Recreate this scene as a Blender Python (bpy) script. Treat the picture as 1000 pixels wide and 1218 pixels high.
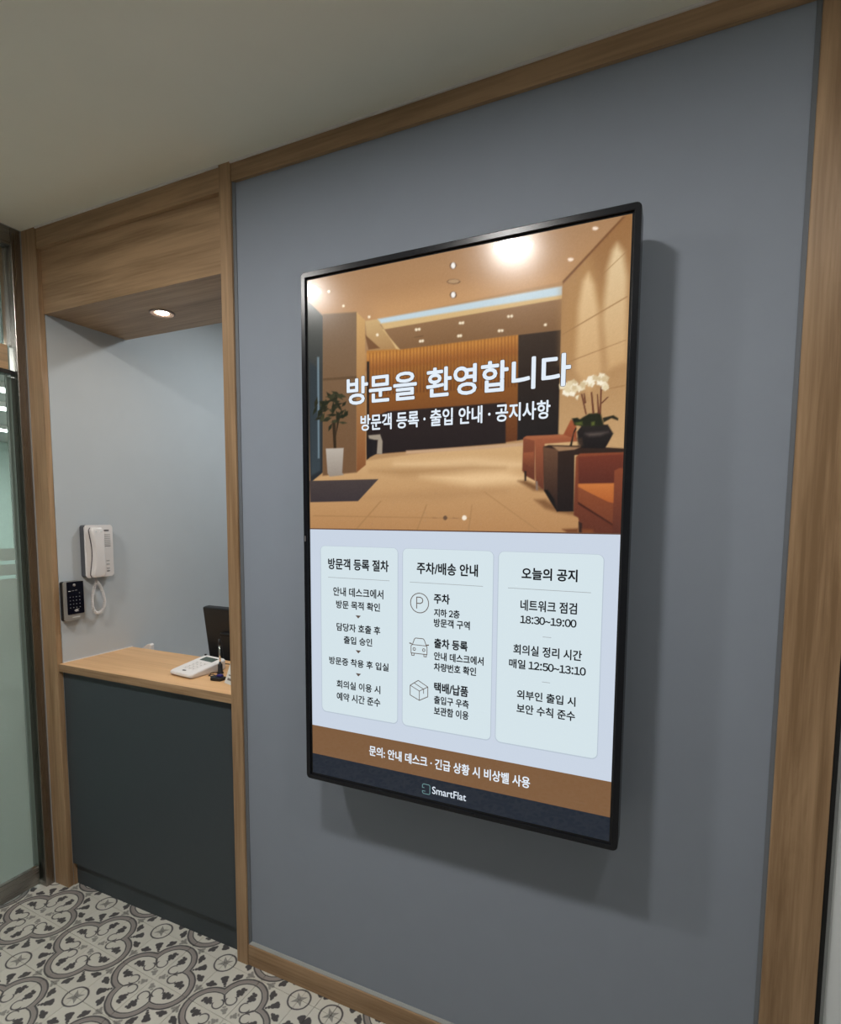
import bpy, bmesh, math, random
import numpy as np
from mathutils import Vector, Matrix
SC = bpy.context.scene
COL = SC.collection
for _o in list(bpy.data.objects): bpy.data.objects.remove(_o)
# ---------------------------------------------------------------- camera, world, exposure
YAW, PITCH, ROLL, FPX = 0.4306, -0.0877, 0.0054, 665.967
def cam_matrix():
    y, p, r = YAW, PITCH, ROLL
    f = Vector((-math.sin(y)*math.cos(p), math.cos(y)*math.cos(p), math.sin(p)))
    r0 = Vector((math.cos(y), math.sin(y), 0)); u0 = r0.cross(f)
    rt = math.cos(r)*r0 + math.sin(r)*u0; up = -math.sin(r)*r0 + math.cos(r)*u0
    m = Matrix.Identity(4)
    for i in range(3): m[i][0], m[i][1], m[i][2] = rt[i], up[i], -f[i]
    m.translation = (1.287, -1.4113, 1.55848)
    return m
cd = bpy.data.cameras.new('camera'); cam = bpy.data.objects.new('camera', cd); COL.objects.link(cam)
cd.sensor_fit = 'HORIZONTAL'; cd.sensor_width = 36.0; cd.lens = FPX/1000*36.0
cd.shift_x = 3.7719/1000; cd.shift_y = 63.6959/1000; cd.clip_start = 0.02
cam.matrix_world = cam_matrix(); SC.camera = cam
wd = bpy.data.worlds.new('world'); SC.world = wd; wd.use_nodes = True
wd.node_tree.nodes['Background'].inputs[0].default_value = (0.5, 0.55, 0.6, 1)
wd.node_tree.nodes['Background'].inputs[1].default_value = 0.25
SC.view_settings.view_transform = 'Standard'; SC.view_settings.look = 'None'
SC.view_settings.exposure = 0.0; SC.view_settings.gamma = 1.0; SC.view_settings.use_curve_mapping = False
HALL_LAMP = 290.0      # radiance of the two round ceiling lamps in the hall
BACK_LAMP = 200.0      # round ceiling lamp of the room behind the counter
SPOT_LAMP = 170.0       # small warm lamp in the wooden soffit
CORRIDOR = 36.0        # linear lamps beyond the glass door

# ---------------------------------------------------------------- helpers
def lin(c):
    return tuple((v/255/12.92 if v/255 <= .04045 else ((v/255+.055)/1.055)**2.4) for v in c)
def new_mat(name):
    m = bpy.data.materials.new(name); m.use_nodes = True
    nt = m.node_tree; b = nt.nodes['Principled BSDF']
    return m, nt, b
def N(nt, typ, **kw):
    n = nt.nodes.new(typ)
    for k, v in kw.items():
        if k.startswith('i_'):
            k2 = k[2:]; n.inputs[int(k2) if k2.isdigit() else k2.replace('_', ' ')].default_value = v
        else: setattr(n, k, v)
    return n
def plain(name, col, rough=0.5, metal=0.0, spec=0.5, var=0.06, scale=30.0, bump=0.0, bscale=400.0, emit=None, es=1.0, coat=0.0):
    m, nt, b = new_mat(name)
    b.inputs['Roughness'].default_value = rough; b.inputs['Metallic'].default_value = metal
    b.inputs['Specular IOR Level'].default_value = spec
    tc = N(nt, 'ShaderNodeTexCoord'); nz = N(nt, 'ShaderNodeTexNoise', i_Scale=scale, i_Detail=3.0)
    nt.links.new(tc.outputs['Object'], nz.inputs['Vector'])
    mx = N(nt, 'ShaderNodeMix', data_type='RGBA')
    mx.inputs[6].default_value = (*[c*(1-var) for c in col], 1); mx.inputs[7].default_value = (*[min(1, c*(1+var)) for c in col], 1)
    nt.links.new(nz.outputs['Fac'], mx.inputs[0]); nt.links.new(mx.outputs[2], b.inputs['Base Color'])
    if coat: b.inputs['Coat Weight'].default_value = coat; b.inputs['Coat Roughness'].default_value = .08
    if bump:
        n2 = N(nt, 'ShaderNodeTexNoise', i_Scale=bscale, i_Detail=2.0); nt.links.new(tc.outputs['Object'], n2.inputs['Vector'])
        bp = N(nt, 'ShaderNodeBump', i_Strength=bump, i_Distance=.001); nt.links.new(n2.outputs['Fac'], bp.inputs['Height']); nt.links.new(bp.outputs[0], b.inputs['Normal'])
    if emit: b.inputs['Emission Color'].default_value = (*emit, 1); b.inputs['Emission Strength'].default_value = es
    return m
def wood(name, axis, c1=(.25, .15, .076), c2=(.46, .298, .168), rough=.42):
    m, nt, b = new_mat(name); L = nt.links.new
    b.inputs['Roughness'].default_value = rough; b.inputs['Specular IOR Level'].default_value = .35
    tc = N(nt, 'ShaderNodeTexCoord'); mp = N(nt, 'ShaderNodeMapping')
    s = [26.0, 26.0, 26.0]; s[axis] = 1.6; mp.inputs['Scale'].default_value = s
    L(tc.outputs['Object'], mp.inputs['Vector'])
    n1 = N(nt, 'ShaderNodeTexNoise', i_Scale=1.0, i_Detail=5.0, i_Roughness=.62, i_Distortion=.6); L(mp.outputs[0], n1.inputs['Vector'])
    mp2 = N(nt, 'ShaderNodeMapping'); s2 = [150.0]*3; s2[axis] = 5.0; mp2.inputs['Scale'].default_value = s2; L(tc.outputs['Object'], mp2.inputs['Vector'])
    n2 = N(nt, 'ShaderNodeTexNoise', i_Scale=1.0, i_Detail=2.0); L(mp2.outputs[0], n2.inputs['Vector'])
    mp3 = N(nt, 'ShaderNodeMapping'); s3 = [7.0]*3; s3[axis] = .9; mp3.inputs['Scale'].default_value = s3; L(tc.outputs['Object'], mp3.inputs['Vector'])
    n3 = N(nt, 'ShaderNodeTexNoise', i_Scale=1.0, i_Detail=1.0); L(mp3.outputs[0], n3.inputs['Vector'])
    a1 = N(nt, 'ShaderNodeMath', operation='MULTIPLY_ADD'); L(n2.outputs['Fac'], a1.inputs[0]); a1.inputs[1].default_value = .45; L(n1.outputs['Fac'], a1.inputs[2])
    a2 = N(nt, 'ShaderNodeMath', operation='MULTIPLY_ADD'); L(n3.outputs['Fac'], a2.inputs[0]); a2.inputs[1].default_value = .5; L(a1.outputs[0], a2.inputs[2])
    rp = N(nt, 'ShaderNodeMapRange'); rp.inputs['From Min'].default_value = .74; rp.inputs['From Max'].default_value = 1.16; L(a2.outputs[0], rp.inputs['Value'])
    mx = N(nt, 'ShaderNodeMix', data_type='RGBA'); mx.inputs[6].default_value = (*c1, 1); mx.inputs[7].default_value = (*c2, 1)
    L(rp.outputs[0], mx.inputs[0]); L(mx.outputs[2], b.inputs['Base Color'])
    bp = N(nt, 'ShaderNodeBump', i_Strength=.12, i_Distance=.001); L(n2.outputs['Fac'], bp.inputs['Height']); L(bp.outputs[0], b.inputs['Normal'])
    return m
def steel(name, axis, col=(.36, .34, .32), rough=.28):
    m, nt, b = new_mat(name); L = nt.links.new
    b.inputs['Metallic'].default_value = 1.0; b.inputs['Base Color'].default_value = (*col, 1)
    tc = N(nt, 'ShaderNodeTexCoord'); mp = N(nt, 'ShaderNodeMapping'); s = [400.0]*3; s[axis] = 3.0; mp.inputs['Scale'].default_value = s
    L(tc.outputs['Object'], mp.inputs['Vector']); n = N(nt, 'ShaderNodeTexNoise', i_Scale=1.0, i_Detail=2.0); L(mp.outputs[0], n.inputs['Vector'])
    r = N(nt, 'ShaderNodeMapRange'); r.inputs['To Min'].default_value = rough*.7; r.inputs['To Max'].default_value = rough*1.4
    L(n.outputs['Fac'], r.inputs['Value']); L(r.outputs[0], b.inputs['Roughness'])
    return m
def emissive(name, col, strength):
    m, nt, b = new_mat(name); b.inputs['Base Color'].default_value = (.8, .8, .8, 1)
    b.inputs['Emission Color'].default_value = (*col, 1); b.inputs['Emission Strength'].default_value = strength
    return m
def finish(name, bm, mat, parent=None, smooth=False, origin=None):
    me = bpy.data.meshes.new(name)
    bmesh.ops.recalc_face_normals(bm, faces=bm.faces[:]); bm.to_mesh(me); bm.free()
    if smooth:
        for p in me.polygons: p.use_smooth = True
    for mm in (mat if isinstance(mat, (list, tuple)) else [mat]): me.materials.append(mm)
    return link(name, me, parent, origin)
def world_loc(o):
    v = Vector((0, 0, 0))
    while o: v += o.location; o = o.parent
    return v
def link(name, me, parent=None, origin=None):
    """mesh vertices are given in world coordinates; the object gets its own origin (or its parent's)"""
    o = bpy.data.objects.new(name, me); COL.objects.link(o)
    if parent is not None:
        me.transform(Matrix.Translation(-world_loc(parent))); o.parent = parent
    else:
        if origin is None:
            cs = np.array([v.co[:] for v in me.vertices]); lo, hi = cs.min(0), cs.max(0)
            origin = ((lo[0]+hi[0])/2, (lo[1]+hi[1])/2, lo[2])
        me.transform(Matrix.Translation(-Vector(origin))); o.location = origin
    return o
def tag(o, label=None, cat=None, kind=None, group=None):
    if label: o['label'] = label
    if cat: o['category'] = cat
    if kind: o['kind'] = kind
    if group: o['group'] = group
    return o
def thing(name, loc, label, cat, kind=None, group=None):
    o = bpy.data.objects.new(name, None); o.empty_display_size = .05; COL.objects.link(o); o.location = loc
    return tag(o, label, cat, kind, group)
def add_box(bm, lo, hi, bevel=0.0, seg=1, mtx=None):
    r = bmesh.ops.create_cube(bm, size=1.0); vs = r['verts']
    for v in vs:
        v.co = Vector([(lo[i]+hi[i])/2 + v.co[i]*(hi[i]-lo[i]) for i in range(3)])
    if bevel:
        es = list({e for v in vs for e in v.link_edges})
        rb = bmesh.ops.bevel(bm, geom=es, offset=bevel, segments=seg, profile=.5, affect='EDGES'); vs = list({v for f in rb['faces'] for v in f.verts} | {v for v in vs if v.is_valid})
    if mtx is not None:
        for v in vs: v.co = mtx @ v.co
    return vs
def box(name, lo, hi, mat, parent=None, bevel=0.0, seg=1, mtx=None, **k):
    bm = bmesh.new(); add_box(bm, lo, hi, bevel, seg, mtx); return finish(name, bm, mat, parent, **k)
def add_tube(bm, pts, r, n=8, closed=False, caps=True):
    pts = [Vector(p) for p in pts]; m = len(pts); rings = []; up = None
    for i, p in enumerate(pts):
        a = pts[(i-1) % m] if (i or closed) else p; c = pts[(i+1) % m] if (i < m-1 or closed) else p
        t = (c-a).normalized()
        if up is None: up = t.orthogonal().normalized()
        else:
            up = (up - t*up.dot(t)); up = up.normalized() if up.length > 1e-6 else t.orthogonal().normalized()
        s = t.cross(up); rr = r[i] if isinstance(r, (list, tuple)) else r
        rings.append([bm.verts.new(p + (up*math.cos(2*math.pi*k/n)+s*math.sin(2*math.pi*k/n))*rr) for k in range(n)])
    for i in range(m if closed else m-1):
        A, B = rings[i], rings[(i+1) % m]
        for k in range(n): bm.faces.new((A[k], A[(k+1) % n], B[(k+1) % n], B[k]))
    if caps and not closed:
        bm.faces.new(rings[0][::-1]); bm.faces.new(rings[-1])
def tube(name, pts, r, mat, parent=None, n=8, closed=False, **k):
    bm = bmesh.new(); add_tube(bm, pts, r, n, closed); return finish(name, bm, mat, parent, smooth=True, **k)
def add_lathe(bm, prof, center, n=40, axis=2):
    rings = []
    for (r, h) in prof:
        ring = []
        for k in range(n):
            a = 2*math.pi*k/n; v = [r*math.cos(a), r*math.sin(a), h]
            if axis == 1: v = [v[0], v[2], v[1]]
            if axis == 0: v = [v[2], v[0], v[1]]
            ring.append(bm.verts.new(Vector(center)+Vector(v)))
        rings.append(ring)
    for A, B in zip(rings, rings[1:]):
        for k in range(n): bm.faces.new((A[k], A[(k+1) % n], B[(k+1) % n], B[k]))
    if prof[0][0] > 1e-6: bm.faces.new(rings[0])
    if prof[-1][0] > 1e-6: bm.faces.new(rings[-1])
    bmesh.ops.remove_doubles(bm, verts=bm.verts[:], dist=1e-6)
def lathe(name, prof, center, mat, parent=None, n=40, axis=2, smooth=True, **k):
    bm = bmesh.new(); add_lathe(bm, prof, center, n, axis); return finish(name, bm, mat, parent, smooth=smooth, **k)
def add_prism(bm, pts, off):
    """pts: list of 3-D points of a planar outline, off: extrusion vector"""
    a = [bm.verts.new(p) for p in pts]; b = [bm.verts.new(Vector(p)+Vector(off)) for p in pts]; n = len(a)
    bm.faces.new(a[::-1]); bm.faces.new(b)
    for i in range(n): bm.faces.new((a[i], a[(i+1) % n], b[(i+1) % n], b[i]))
def prism(name, pts, off, mat, parent=None, bevel=0.0, **k):
    bm = bmesh.new(); add_prism(bm, pts, off)
    if bevel: bmesh.ops.bevel(bm, geom=bm.edges[:], offset=bevel, segments=2, profile=.5, affect='EDGES')
    return finish(name, bm, mat, parent, **k)
def rrect(x0, x1, z0, z1, r, n=6):
    out = []
    for cx, cz, a0 in ((x1-r, z1-r, 0), (x0+r, z1-r, 90), (x0+r, z0+r, 180), (x1-r, z0+r, 270)):
        for i in range(n+1):
            a = math.radians(a0+90*i/n); out.append((cx+r*math.cos(a), cz+r*math.sin(a)))
    return out
# ---------------------------------------------------------------- materials
M_ceil = plain('ceiling_paint', (.90, .88, .77), .9, var=.02, scale=6)
M_wallgrey = plain('grey_panel', (.268, .302, .358), .62, var=.03, scale=14, bump=.25, bscale=900)
M_bead = plain('bead_shaded', (.15, .162, .18), .5, var=.02); M_bead_lit = plain('bead_lit', (.36, .37, .36), .5, var=.02)  # one strip in two tones: shade painted on uprights, light from above on bottom
M_backwall = plain('pale_grey_wall', (.50, .53, .55), .8, var=.03, scale=9, bump=.15, bscale=700)
M_pale = plain('pale_paint', (.80, .83, .84), .8, var=.02, scale=5)
M_hall = plain('hall_paint', (.40, .41, .40), .85, var=.02, scale=5)
M_woodz = wood('oak_upright', 2); M_woodx = wood('oak_lying', 0)
M_top = wood('oak_worktop', 0, (.60, .34, .155), (.74, .45, .225), .38)
M_dark = plain('charcoal_laminate', (.045, .058, .068), .5, var=.05, scale=60, bump=.1, bscale=1200)
M_steelz = steel('brushed_steel_upright', 2, (.30, .275, .25)); M_steely = steel('brushed_steel_lying', 1, (.34, .33, .31))
M_steelm = steel('steel_mirror', 2, (.62, .66, .66), .14)
M_sil = plain('silicone', (.36, .35, .34), .5, var=.02)
M_gap = plain('black_gap', (.01, .01, .01), .8)
M_black = plain('black_plastic', (.012, .013, .016), .32, spec=.5, var=.05)
M_blackm = plain('black_plastic_matt', (.011, .012, .014), .5, var=.1)
M_white = plain('white_plastic', (.78, .74, .72), .35, var=.02)
M_white2 = plain('white_plastic_warm', (.80, .76, .73), .38, var=.02)
M_greyp = plain('grey_print', (.18, .17, .17), .5); M_greyp2 = plain('pale_print', (.42, .40, .39), .5)
M_silver = plain('silver_plastic', (.48, .46, .43), .33, metal=.6)
M_keyprint = plain('key_print', (.22, .22, .22), .4); M_keybright = plain('bright_print', (.75, .75, .72), .4)
M_lcd = plain('lcd_glass', (.075, .105, .09), .2); M_blue = plain('blue_plastic', (.03, .025, .17), .3)
M_chrome = steel('chrome', 2, (.8, .8, .8), .1)
M_paper = plain('white_paper', (.72, .74, .73), .7, var=.02)
M_floorbase = plain('floor_mortar', (.30, .28, .25), .9)

class X:
    """tiny expression builder for math nodes"""
    nt = None
    def __init__(s, o): s.o = o
    @staticmethod
    def op(name, *a):
        n = X.nt.nodes.new('ShaderNodeMath'); n.operation = name
        for i, v in enumerate(a):
            if isinstance(v, X): X.nt.links.new(v.o, n.inputs[i])
            else: n.inputs[i].default_value = v
        return X(n.outputs[0])
    def __add__(s, v): return X.op('ADD', s, v)
    def __sub__(s, v): return X.op('SUBTRACT', s, v)
    def __rsub__(s, v): return X.op('SUBTRACT', v, s)
    __radd__ = __add__
    def __mul__(s, v): return X.op('MULTIPLY', s, v)
def xmin(a, b): return X.op('MINIMUM', a, b)
def xmax(a, b): return X.op('MAXIMUM', a, b)
def xabs(a): return X.op('ABSOLUTE', a)
def inside(d, soft=.006):   # 1 where d < 0
    n = X.nt.nodes.new('ShaderNodeMapRange'); X.nt.links.new(d.o, n.inputs[0])
    n.inputs[1].default_value = -soft; n.inputs[2].default_value = soft; n.inputs[3].default_value = 1; n.inputs[4].default_value = 0
    return X(n.outputs[0])
def tile_material():
    """printed pattern of the cement tiles: u,v run from the middle of a quatrefoil (0,0) to a star medallion (1,1)"""
    m, nt, b = new_mat('patterned_cement_tile'); X.nt = nt; L = nt.links.new
    uv = N(nt, 'ShaderNodeUVMap', uv_map='UVMap'); sp = N(nt, 'ShaderNodeSeparateXYZ'); 
    tc = N(nt, 'ShaderNodeTexCoord'); wob = N(nt, 'ShaderNodeTexNoise', i_Scale=60.0, i_Detail=2.0); L(tc.outputs['Object'], wob.inputs['Vector'])
    wm = N(nt, 'ShaderNodeVectorMath', operation='MULTIPLY_ADD'); L(wob.outputs['Color'], wm.inputs[0]); wm.inputs[1].default_value = (.02, .02, 0); L(uv.outputs[0], wm.inputs[2])
    ws = N(nt, 'ShaderNodeVectorMath', operation='SUBTRACT'); L(wm.outputs[0], ws.inputs[0]); ws.inputs[1].default_value = (.010, .010, 0)
    L(ws.outputs[0], sp.inputs[0]); u, v = X(sp.outputs[0]), X(sp.outputs[1])
    x, y = xmax(u, v), xmin(u, v)            # fold over the diagonal
    cb = N(nt, 'ShaderNodeCombineXYZ'); L(x.o, cb.inputs[0]); L(y.o, cb.inputs[1])
    def dist(px, py):
        n = N(nt, 'ShaderNodeVectorMath', operation='DISTANCE'); L(cb.outputs[0], n.inputs[0]); n.inputs[1].default_value = (px, py, 0); return X(n.outputs['Value'])
    def blob(lst):
        d = None
        for px, py, r in lst:
            e = dist(px, py) - r*1.14; d = e if d is None else xmin(d, e)
        return d
    dl = dist(.455, 0.0)                      # lobe (the folded half of it)
    dark = inside(xmax(xabs(dl - .505) - .019, .25 - x), .008)
    ring = inside(xmax(xabs(dl - .452) - .036, .25 - x))
    dark2 = inside(xmax(xabs(dl - .398) - .015, .36 - x), .008)
    # scroll that curls from the notch into the lobe, ending in a leaf
    arc = xmax(xabs(dist(.362, .185) - .108) - .014, (x - .362)*.8 + (y - .185)*.6 - .07)
    dark2 = xmax(dark2, inside(xmax(xmin(arc, xmax(xabs(x - y) - .03, xmax(.27 - x, x - .40)) ), dl - .42), .008))
    leaf = blob([(.50, .135, .026), (.545, .155, .042), (.585, .20, .040), (.61, .13, .045), (.665, .155, .042), (.685, .10, .026), (.56, .10, .028)])
    # leaves outside the quatrefoil, towards the medallion
    leaf = xmin(leaf, blob([(.55, .55, .022), (.59, .59, .03), (.645, .645, .052), (.69, .69, .062), (.735, .675, .036)]))
    leaf = xmin(leaf, blob([(.745, .50, .022), (.785, .49, .038), (.83, .465, .052), (.875, .44, .045), (.86, .50, .04), (.915, .43, .024)]))
    dark2 = xmax(dark2, inside(leaf, .008))
    # medallion
    dm = dist(1, 1); dark2 = xmax(dark2, inside(xabs(dm - .225) - .017, .008))
    ax = 1.0 - x; ay = 1.0 - y
    rx, ry = xabs((ax + ay)*.7071), xabs((ax - ay)*.7071)
    star = xmin(rx + ry*3.0 - .17, ry + rx*3.0 - .17)
    grey = inside(star, .012)
    # small grey leaves in the middle of the quatrefoil and between two quatrefoils
    grey = xmax(grey, inside(blob([(.10, .085, .024), (.14, .125, .036), (.18, .12, .022), (.15, .165, .022), (.20, .18, .018)]), .01))
    grey = xmax(grey, inside(blob([(1.0, .24, .035), (.965, .275, .032), (1.0, .32, .032), (.93, .30, .024), (1.0, .19, .02)]), .01))
    base = N(nt, 'ShaderNodeTexNoise', i_Scale=9.0, i_Detail=4.0); L(tc.outputs['Object'], base.inputs['Vector'])
    mx = N(nt, 'ShaderNodeMix', data_type='RGBA'); mx.inputs[6].default_value = (.62, .60, .53, 1); mx.inputs[7].default_value = (.76, .74, .67, 1); L(base.outputs['Fac'], mx.inputs[0])
    cur = mx.outputs[2]
    for fac, col in ((grey, (.30, .29, .265)), (ring, (.33, .295, .275)), (dark, (.085, .08, .083)), (dark2, (.085, .08, .083))):
        k = N(nt, 'ShaderNodeMix', data_type='RGBA'); L(fac.o, k.inputs[0]); L(cur, k.inputs[6]); k.inputs[7].default_value = (*col, 1); cur = k.outputs[2]
    L(cur, b.inputs['Base Color']); b.inputs['Roughness'].default_value = .5
    return m
M_tile = tile_material()

# ---------------------------------------------------------------- setting
H = 2.64
fl = tag(box('floor', (-1.30, -3.0, -.06), (2.3, 2.0, -.012), M_floorbase), 'cream and grey patterned cement tile floor of the lobby', 'floor', 'structure')
T = .1625; GA = math.radians(-2.4); G0 = Vector((-.079, -.027, 0))
GM = Matrix.Translation(G0) @ Matrix.Rotation(GA, 4, 'Z')
tile_cache = {}
def tile(x0, x1, y0, y1, qx, qy):
    """one tile between grid lines; (qx,qy) is the quatrefoil corner its print is measured from"""
    g = .0007; key = (round(x1-x0, 4), round(y1-y0, 4), round(qx-x0, 4), round(qy-y0, 4))
    if key not in tile_cache:
        bm = bmesh.new(); add_box(bm, (g, g, -.012), (x1-x0-g, y1-y0-g, 0), .0009)
        bmesh.ops.recalc_face_normals(bm, faces=bm.faces[:])
        ul = bm.loops.layers.uv.new('UVMap')
        for f in bm.faces:
            for lp in f.loops: lp[ul].uv = (abs(lp.vert.co.x-(qx-x0))/T, abs(lp.vert.co.y-(qy-y0))/T)
        me = bpy.data.meshes.new('tile'); bm.to_mesh(me); bm.free(); me.materials.append(M_tile); tile_cache[key] = me
    o = bpy.data.objects.new('tile', tile_cache[key]); COL.objects.link(o); o.parent = fl
    o.matrix_parent_inverse = Matrix.Identity(4)
    o.matrix_basis = Matrix.Translation(-fl.location) @ GM @ Matrix.Translation((x0, y0, 0))
# grid in its own frame: stars at even multiples of T, quatrefoils at odd ones; right of CUT the pattern starts anew
CUT = .385; SHIFT = .449
cols = []
for i in range(-7, 2): cols.append((i*T, (i+1)*T, (i if i % 2 else i+1)*T))
cols.append((2*T, CUT, 3*T)); cols.append((CUT, SHIFT, SHIFT-T))
for i in range(0, 9): cols.append((SHIFT+i*T, SHIFT+(i+1)*T, SHIFT+(i if i % 2 else i+1)*T))
for (a, c, q) in cols:
    for j in range(-13, 1):
        qy = (j if j % 2 else j+1)*T
        wc = GM @ Vector(((a+c)/2, j*T, 0))
        if wc.x < -1.22 or wc.x > 2.2: continue
        tile(a, c, j*T, (j+1)*T if j < 0 else .075, q, qy)
# wall with the display: recessed grey panel, oak frame
wf = tag(box('wall_front', (0.0, .012, 0.0), (1.56, .11, H), M_wallgrey), 'smooth grey wall panel behind the portrait display, framed in oak', 'wall', 'structure')
XB1, XB2, XC1, XC2, XA1, XA2 = -.0468, 0.0, 1.5078, 1.6115, -1.0428, -.9576
ZB, ZT, ZTL = .0734, 2.5822, 2.5627
def bead(name, p0, p1, inw):
    """thin chamfered grey strip along the panel edge; inw = direction into the panel"""
    p0, p1, inw = Vector(p0), Vector(p1), Vector(inw)
    w = .0085; yb = Vector((0, .0125, 0)); yf = Vector((0, .004, 0))
    bm = bmesh.new(); a = [p0+yf, p0+inw*.002+yf, p0+inw*w+yb-Vector((0, .003, 0)), p0+inw*w+yb, p0+yb]
    add_prism(bm, a, p1-p0); return finish(name, bm, M_bead_lit if inw.z > 0 else M_bead, wf)
bead('edge_strip', (XB2, 0, ZB), (XB2, 0, ZT), (1, 0, 0)); bead('edge_strip', (XC1, 0, ZB), (XC1, 0, ZT), (-1, 0, 0))
bead('edge_strip', (XB2, 0, ZB), (XC1, 0, ZB), (0, 0, 1))
def trim(i, lo, hi, mat, label, bevel=.0012):
    return tag(box('trim_%d' % i, lo, hi, mat, bevel=bevel), label, 'trim', 'structure')
trim(1, (XC1, -.001, 0), (XC2, .14, H), M_woodz, 'wide oak upright at the right edge of the grey panel')
trim(2, (XB1, -.003, 0), (XB2, .11, H), M_woodz, 'narrow oak upright between the counter opening and the grey panel')
trim(3, (XA1, -.003, 0), (XA2, .020, H), M_woodz, 'oak upright at the left of the counter opening')
trim(4, (XB2, 0, ZT), (XC1, .10, H-.0005), M_woodx, 'oak rail under the ceiling above the grey panel')
trim(5, (XB2, 0, 0), (XC1, .0115, ZB), M_woodx, 'low oak rail at the floor under the grey panel')
trim(6, (XA2, 0, ZTL), (XB1, .10, H-.0005), M_woodx, 'oak rail under the ceiling above the counter opening')
sf = thing('trim_7', (-.5, .17, 2.33), 'oak boxed soffit with a downlight over the reception counter', 'soffit', 'structure')
box('fascia_board', (XA2, .016, 2.327), (XB1, .036, ZTL), M_woodx, sf)
box('soffit_board', (XA2, .036, 2.329), (XB1, .372, 2.347), M_woodx, sf)
# room behind the counter
tag(box('wall_left', (-1.04, .021, 0), (XA2, 1.62, H), M_backwall), 'pale grey side wall with the interphone, left of the counter', 'wall', 'structure')
tag(box('wall_back', (XA2, 1.6, 0), (2.2, 1.7, H), M_backwall), 'pale grey rear wall of the room behind the counter', 'wall', 'structure')
tag(box('trim_8', (XB1, .1105, 0), (.12, .372, H), M_backwall), 'pale grey end of the partition beside the counter opening', 'partition', 'structure')
tag(box('wall_behind', (-1.3, -3.1, 0), (2.3, -3.0, H), M_hall), 'plain pale wall on the far side of the hall, behind the camera', 'wall', 'structure')
tag(box('wall_right', (2.2, -3.0, 0), (2.3, 1.7, H), M_hall), 'plain pale wall closing the hall on the right', 'wall', 'structure')
cl = tag(box('ceiling', (-1.0435, -3.0, H), (2.3, 1.7, H+.06), M_ceil, bevel=0), 'matt off-white ceiling of the lobby', 'ceiling', 'structure')
# pale door leaf right of the oak upright
trim(9, (XC2, .004, 0), (XC2+.010, .14, H), M_gap, 'black shadow gap between oak upright and pale door', 0)
d2 = thing('door_2', (1.9, .03, 0), 'pale grey flush door right of the wide oak upright', 'door', 'structure')
box('jamb', (XC2+.010, .002, 0), (XC2+.016, .14, H), plain('jamb_grey', (.22, .23, .23), .5), d2)
box('leaf', (XC2+.016, .008, .004), (2.2, .06, H-.001), M_pale, d2)

# ---------------------------------------------------------------- glass entrance at the left (plane x = -1.09)
XD = -1.09
trim(10, (-1.097, -.038, 0), (-1.0475, .012, H), M_steelz, 'brushed steel corner post beside the left oak upright', .001)
trim(11, (-1.0475, -.004, 0), (XA1, .012, H), M_sil, 'thin grey silicone joint between steel post and oak', 0)
trim(12, (-1.14, -3.0, 2.575), (-1.05, -.0385, H), M_steely, 'brushed steel header along the ceiling over the glass door', .001)
d1 = thing('door_1', (XD, -.5, 0), 'frosted glass entrance door with steel bottom rail at the left edge', 'door', 'structure')
def glass_material():
    m, nt, b = new_mat('clear_green_glass'); b.inputs['Base Color'].default_value = (.90, .97, .94, 1)
    b.inputs['Transmission Weight'].default_value = 1; b.inputs['Roughness'].default_value = 0; b.inputs['IOR'].default_value = 1.45
    nz = N(nt, 'ShaderNodeTexNoise', i_Scale=3.0); bp = N(nt, 'ShaderNodeBump', i_Strength=.01, i_Distance=.001); nt.links.new(nz.outputs['Fac'], bp.inputs['Height']); nt.links.new(bp.outputs[0], b.inputs['Normal'])
    return m
def film_material():
    m, nt, b = new_mat('frosted_film'); L = nt.links.new
    nt.nodes.remove(b); out = [n for n in nt.nodes if n.type == 'OUTPUT_MATERIAL'][0]
    tc = N(nt, 'ShaderNodeTexCoord'); nz = N(nt, 'ShaderNodeTexNoise', i_Scale=400.0); L(tc.outputs['Object'], nz.inputs['Vector'])
    mc = N(nt, 'ShaderNodeMix', data_type='RGBA'); mc.inputs[6].default_value = (.63, .685, .65, 1); mc.inputs[7].default_value = (.71, .76, .73, 1); L(nz.outputs['Fac'], mc.inputs[0])
    tr = N(nt, 'ShaderNodeBsdfTranslucent'); df = N(nt, 'ShaderNodeBsdfDiffuse'); L(mc.outputs[2], tr.inputs[0]); L(mc.outputs[2], df.inputs[0])
    s = N(nt, 'ShaderNodeMixShader'); s.inputs[0].default_value = .35; L(tr.outputs[0], s.inputs[1]); L(df.outputs[0], s.inputs[2]); L(s.outputs[0], out.inputs[0])
    return m
M_glass = glass_material(); M_film = film_material()
M_edge = plain('polished_glass_edge', (.26, .33, .30), .5)
box('glass_pane', (XD-.005, -1.02, .088), (XD+.005, -.064, 2.105), M_glass, d1)
box('polished_edge', (XD-.005, -.0635, .088), (XD+.0055, -.0585, 2.105), M_edge, d1)
for z0, z1 in ((.094, 1.305), (1.320, 1.362), (1.377, 1.424)):
    box('frosted_film', (XD+.0053, -1.02, z0), (XD+.0058, -.0645, z1), M_film, d1)
box('added_gap_filler', (XD-.010, -.0584, .02), (XD-.003, -.0386, 2.09), plain('filler_grey_green', (.20, .26, .225), .45), d1)  # added strip closing the bright slit, tinted like the post's green reflection
box('bottom_rail', (XD-.02, -1.02, .012), (XD+.012, -.046, .088), M_steely, d1, .001)
box('rail_lip', (XD-.012, -1.02, .088), (XD+.009, -.046, .097), M_steelm, d1)
box('patch_fitting', (XD-.014, -1.02, 2.113), (XD+.020, -.058, 2.205), wood('steel_with_wood_reflection', 1, (.36, .25, .14), (.62, .40, .22), .3), d1, .001)  # steel fitting; the reflected wood is put into its colour and grain
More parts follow.
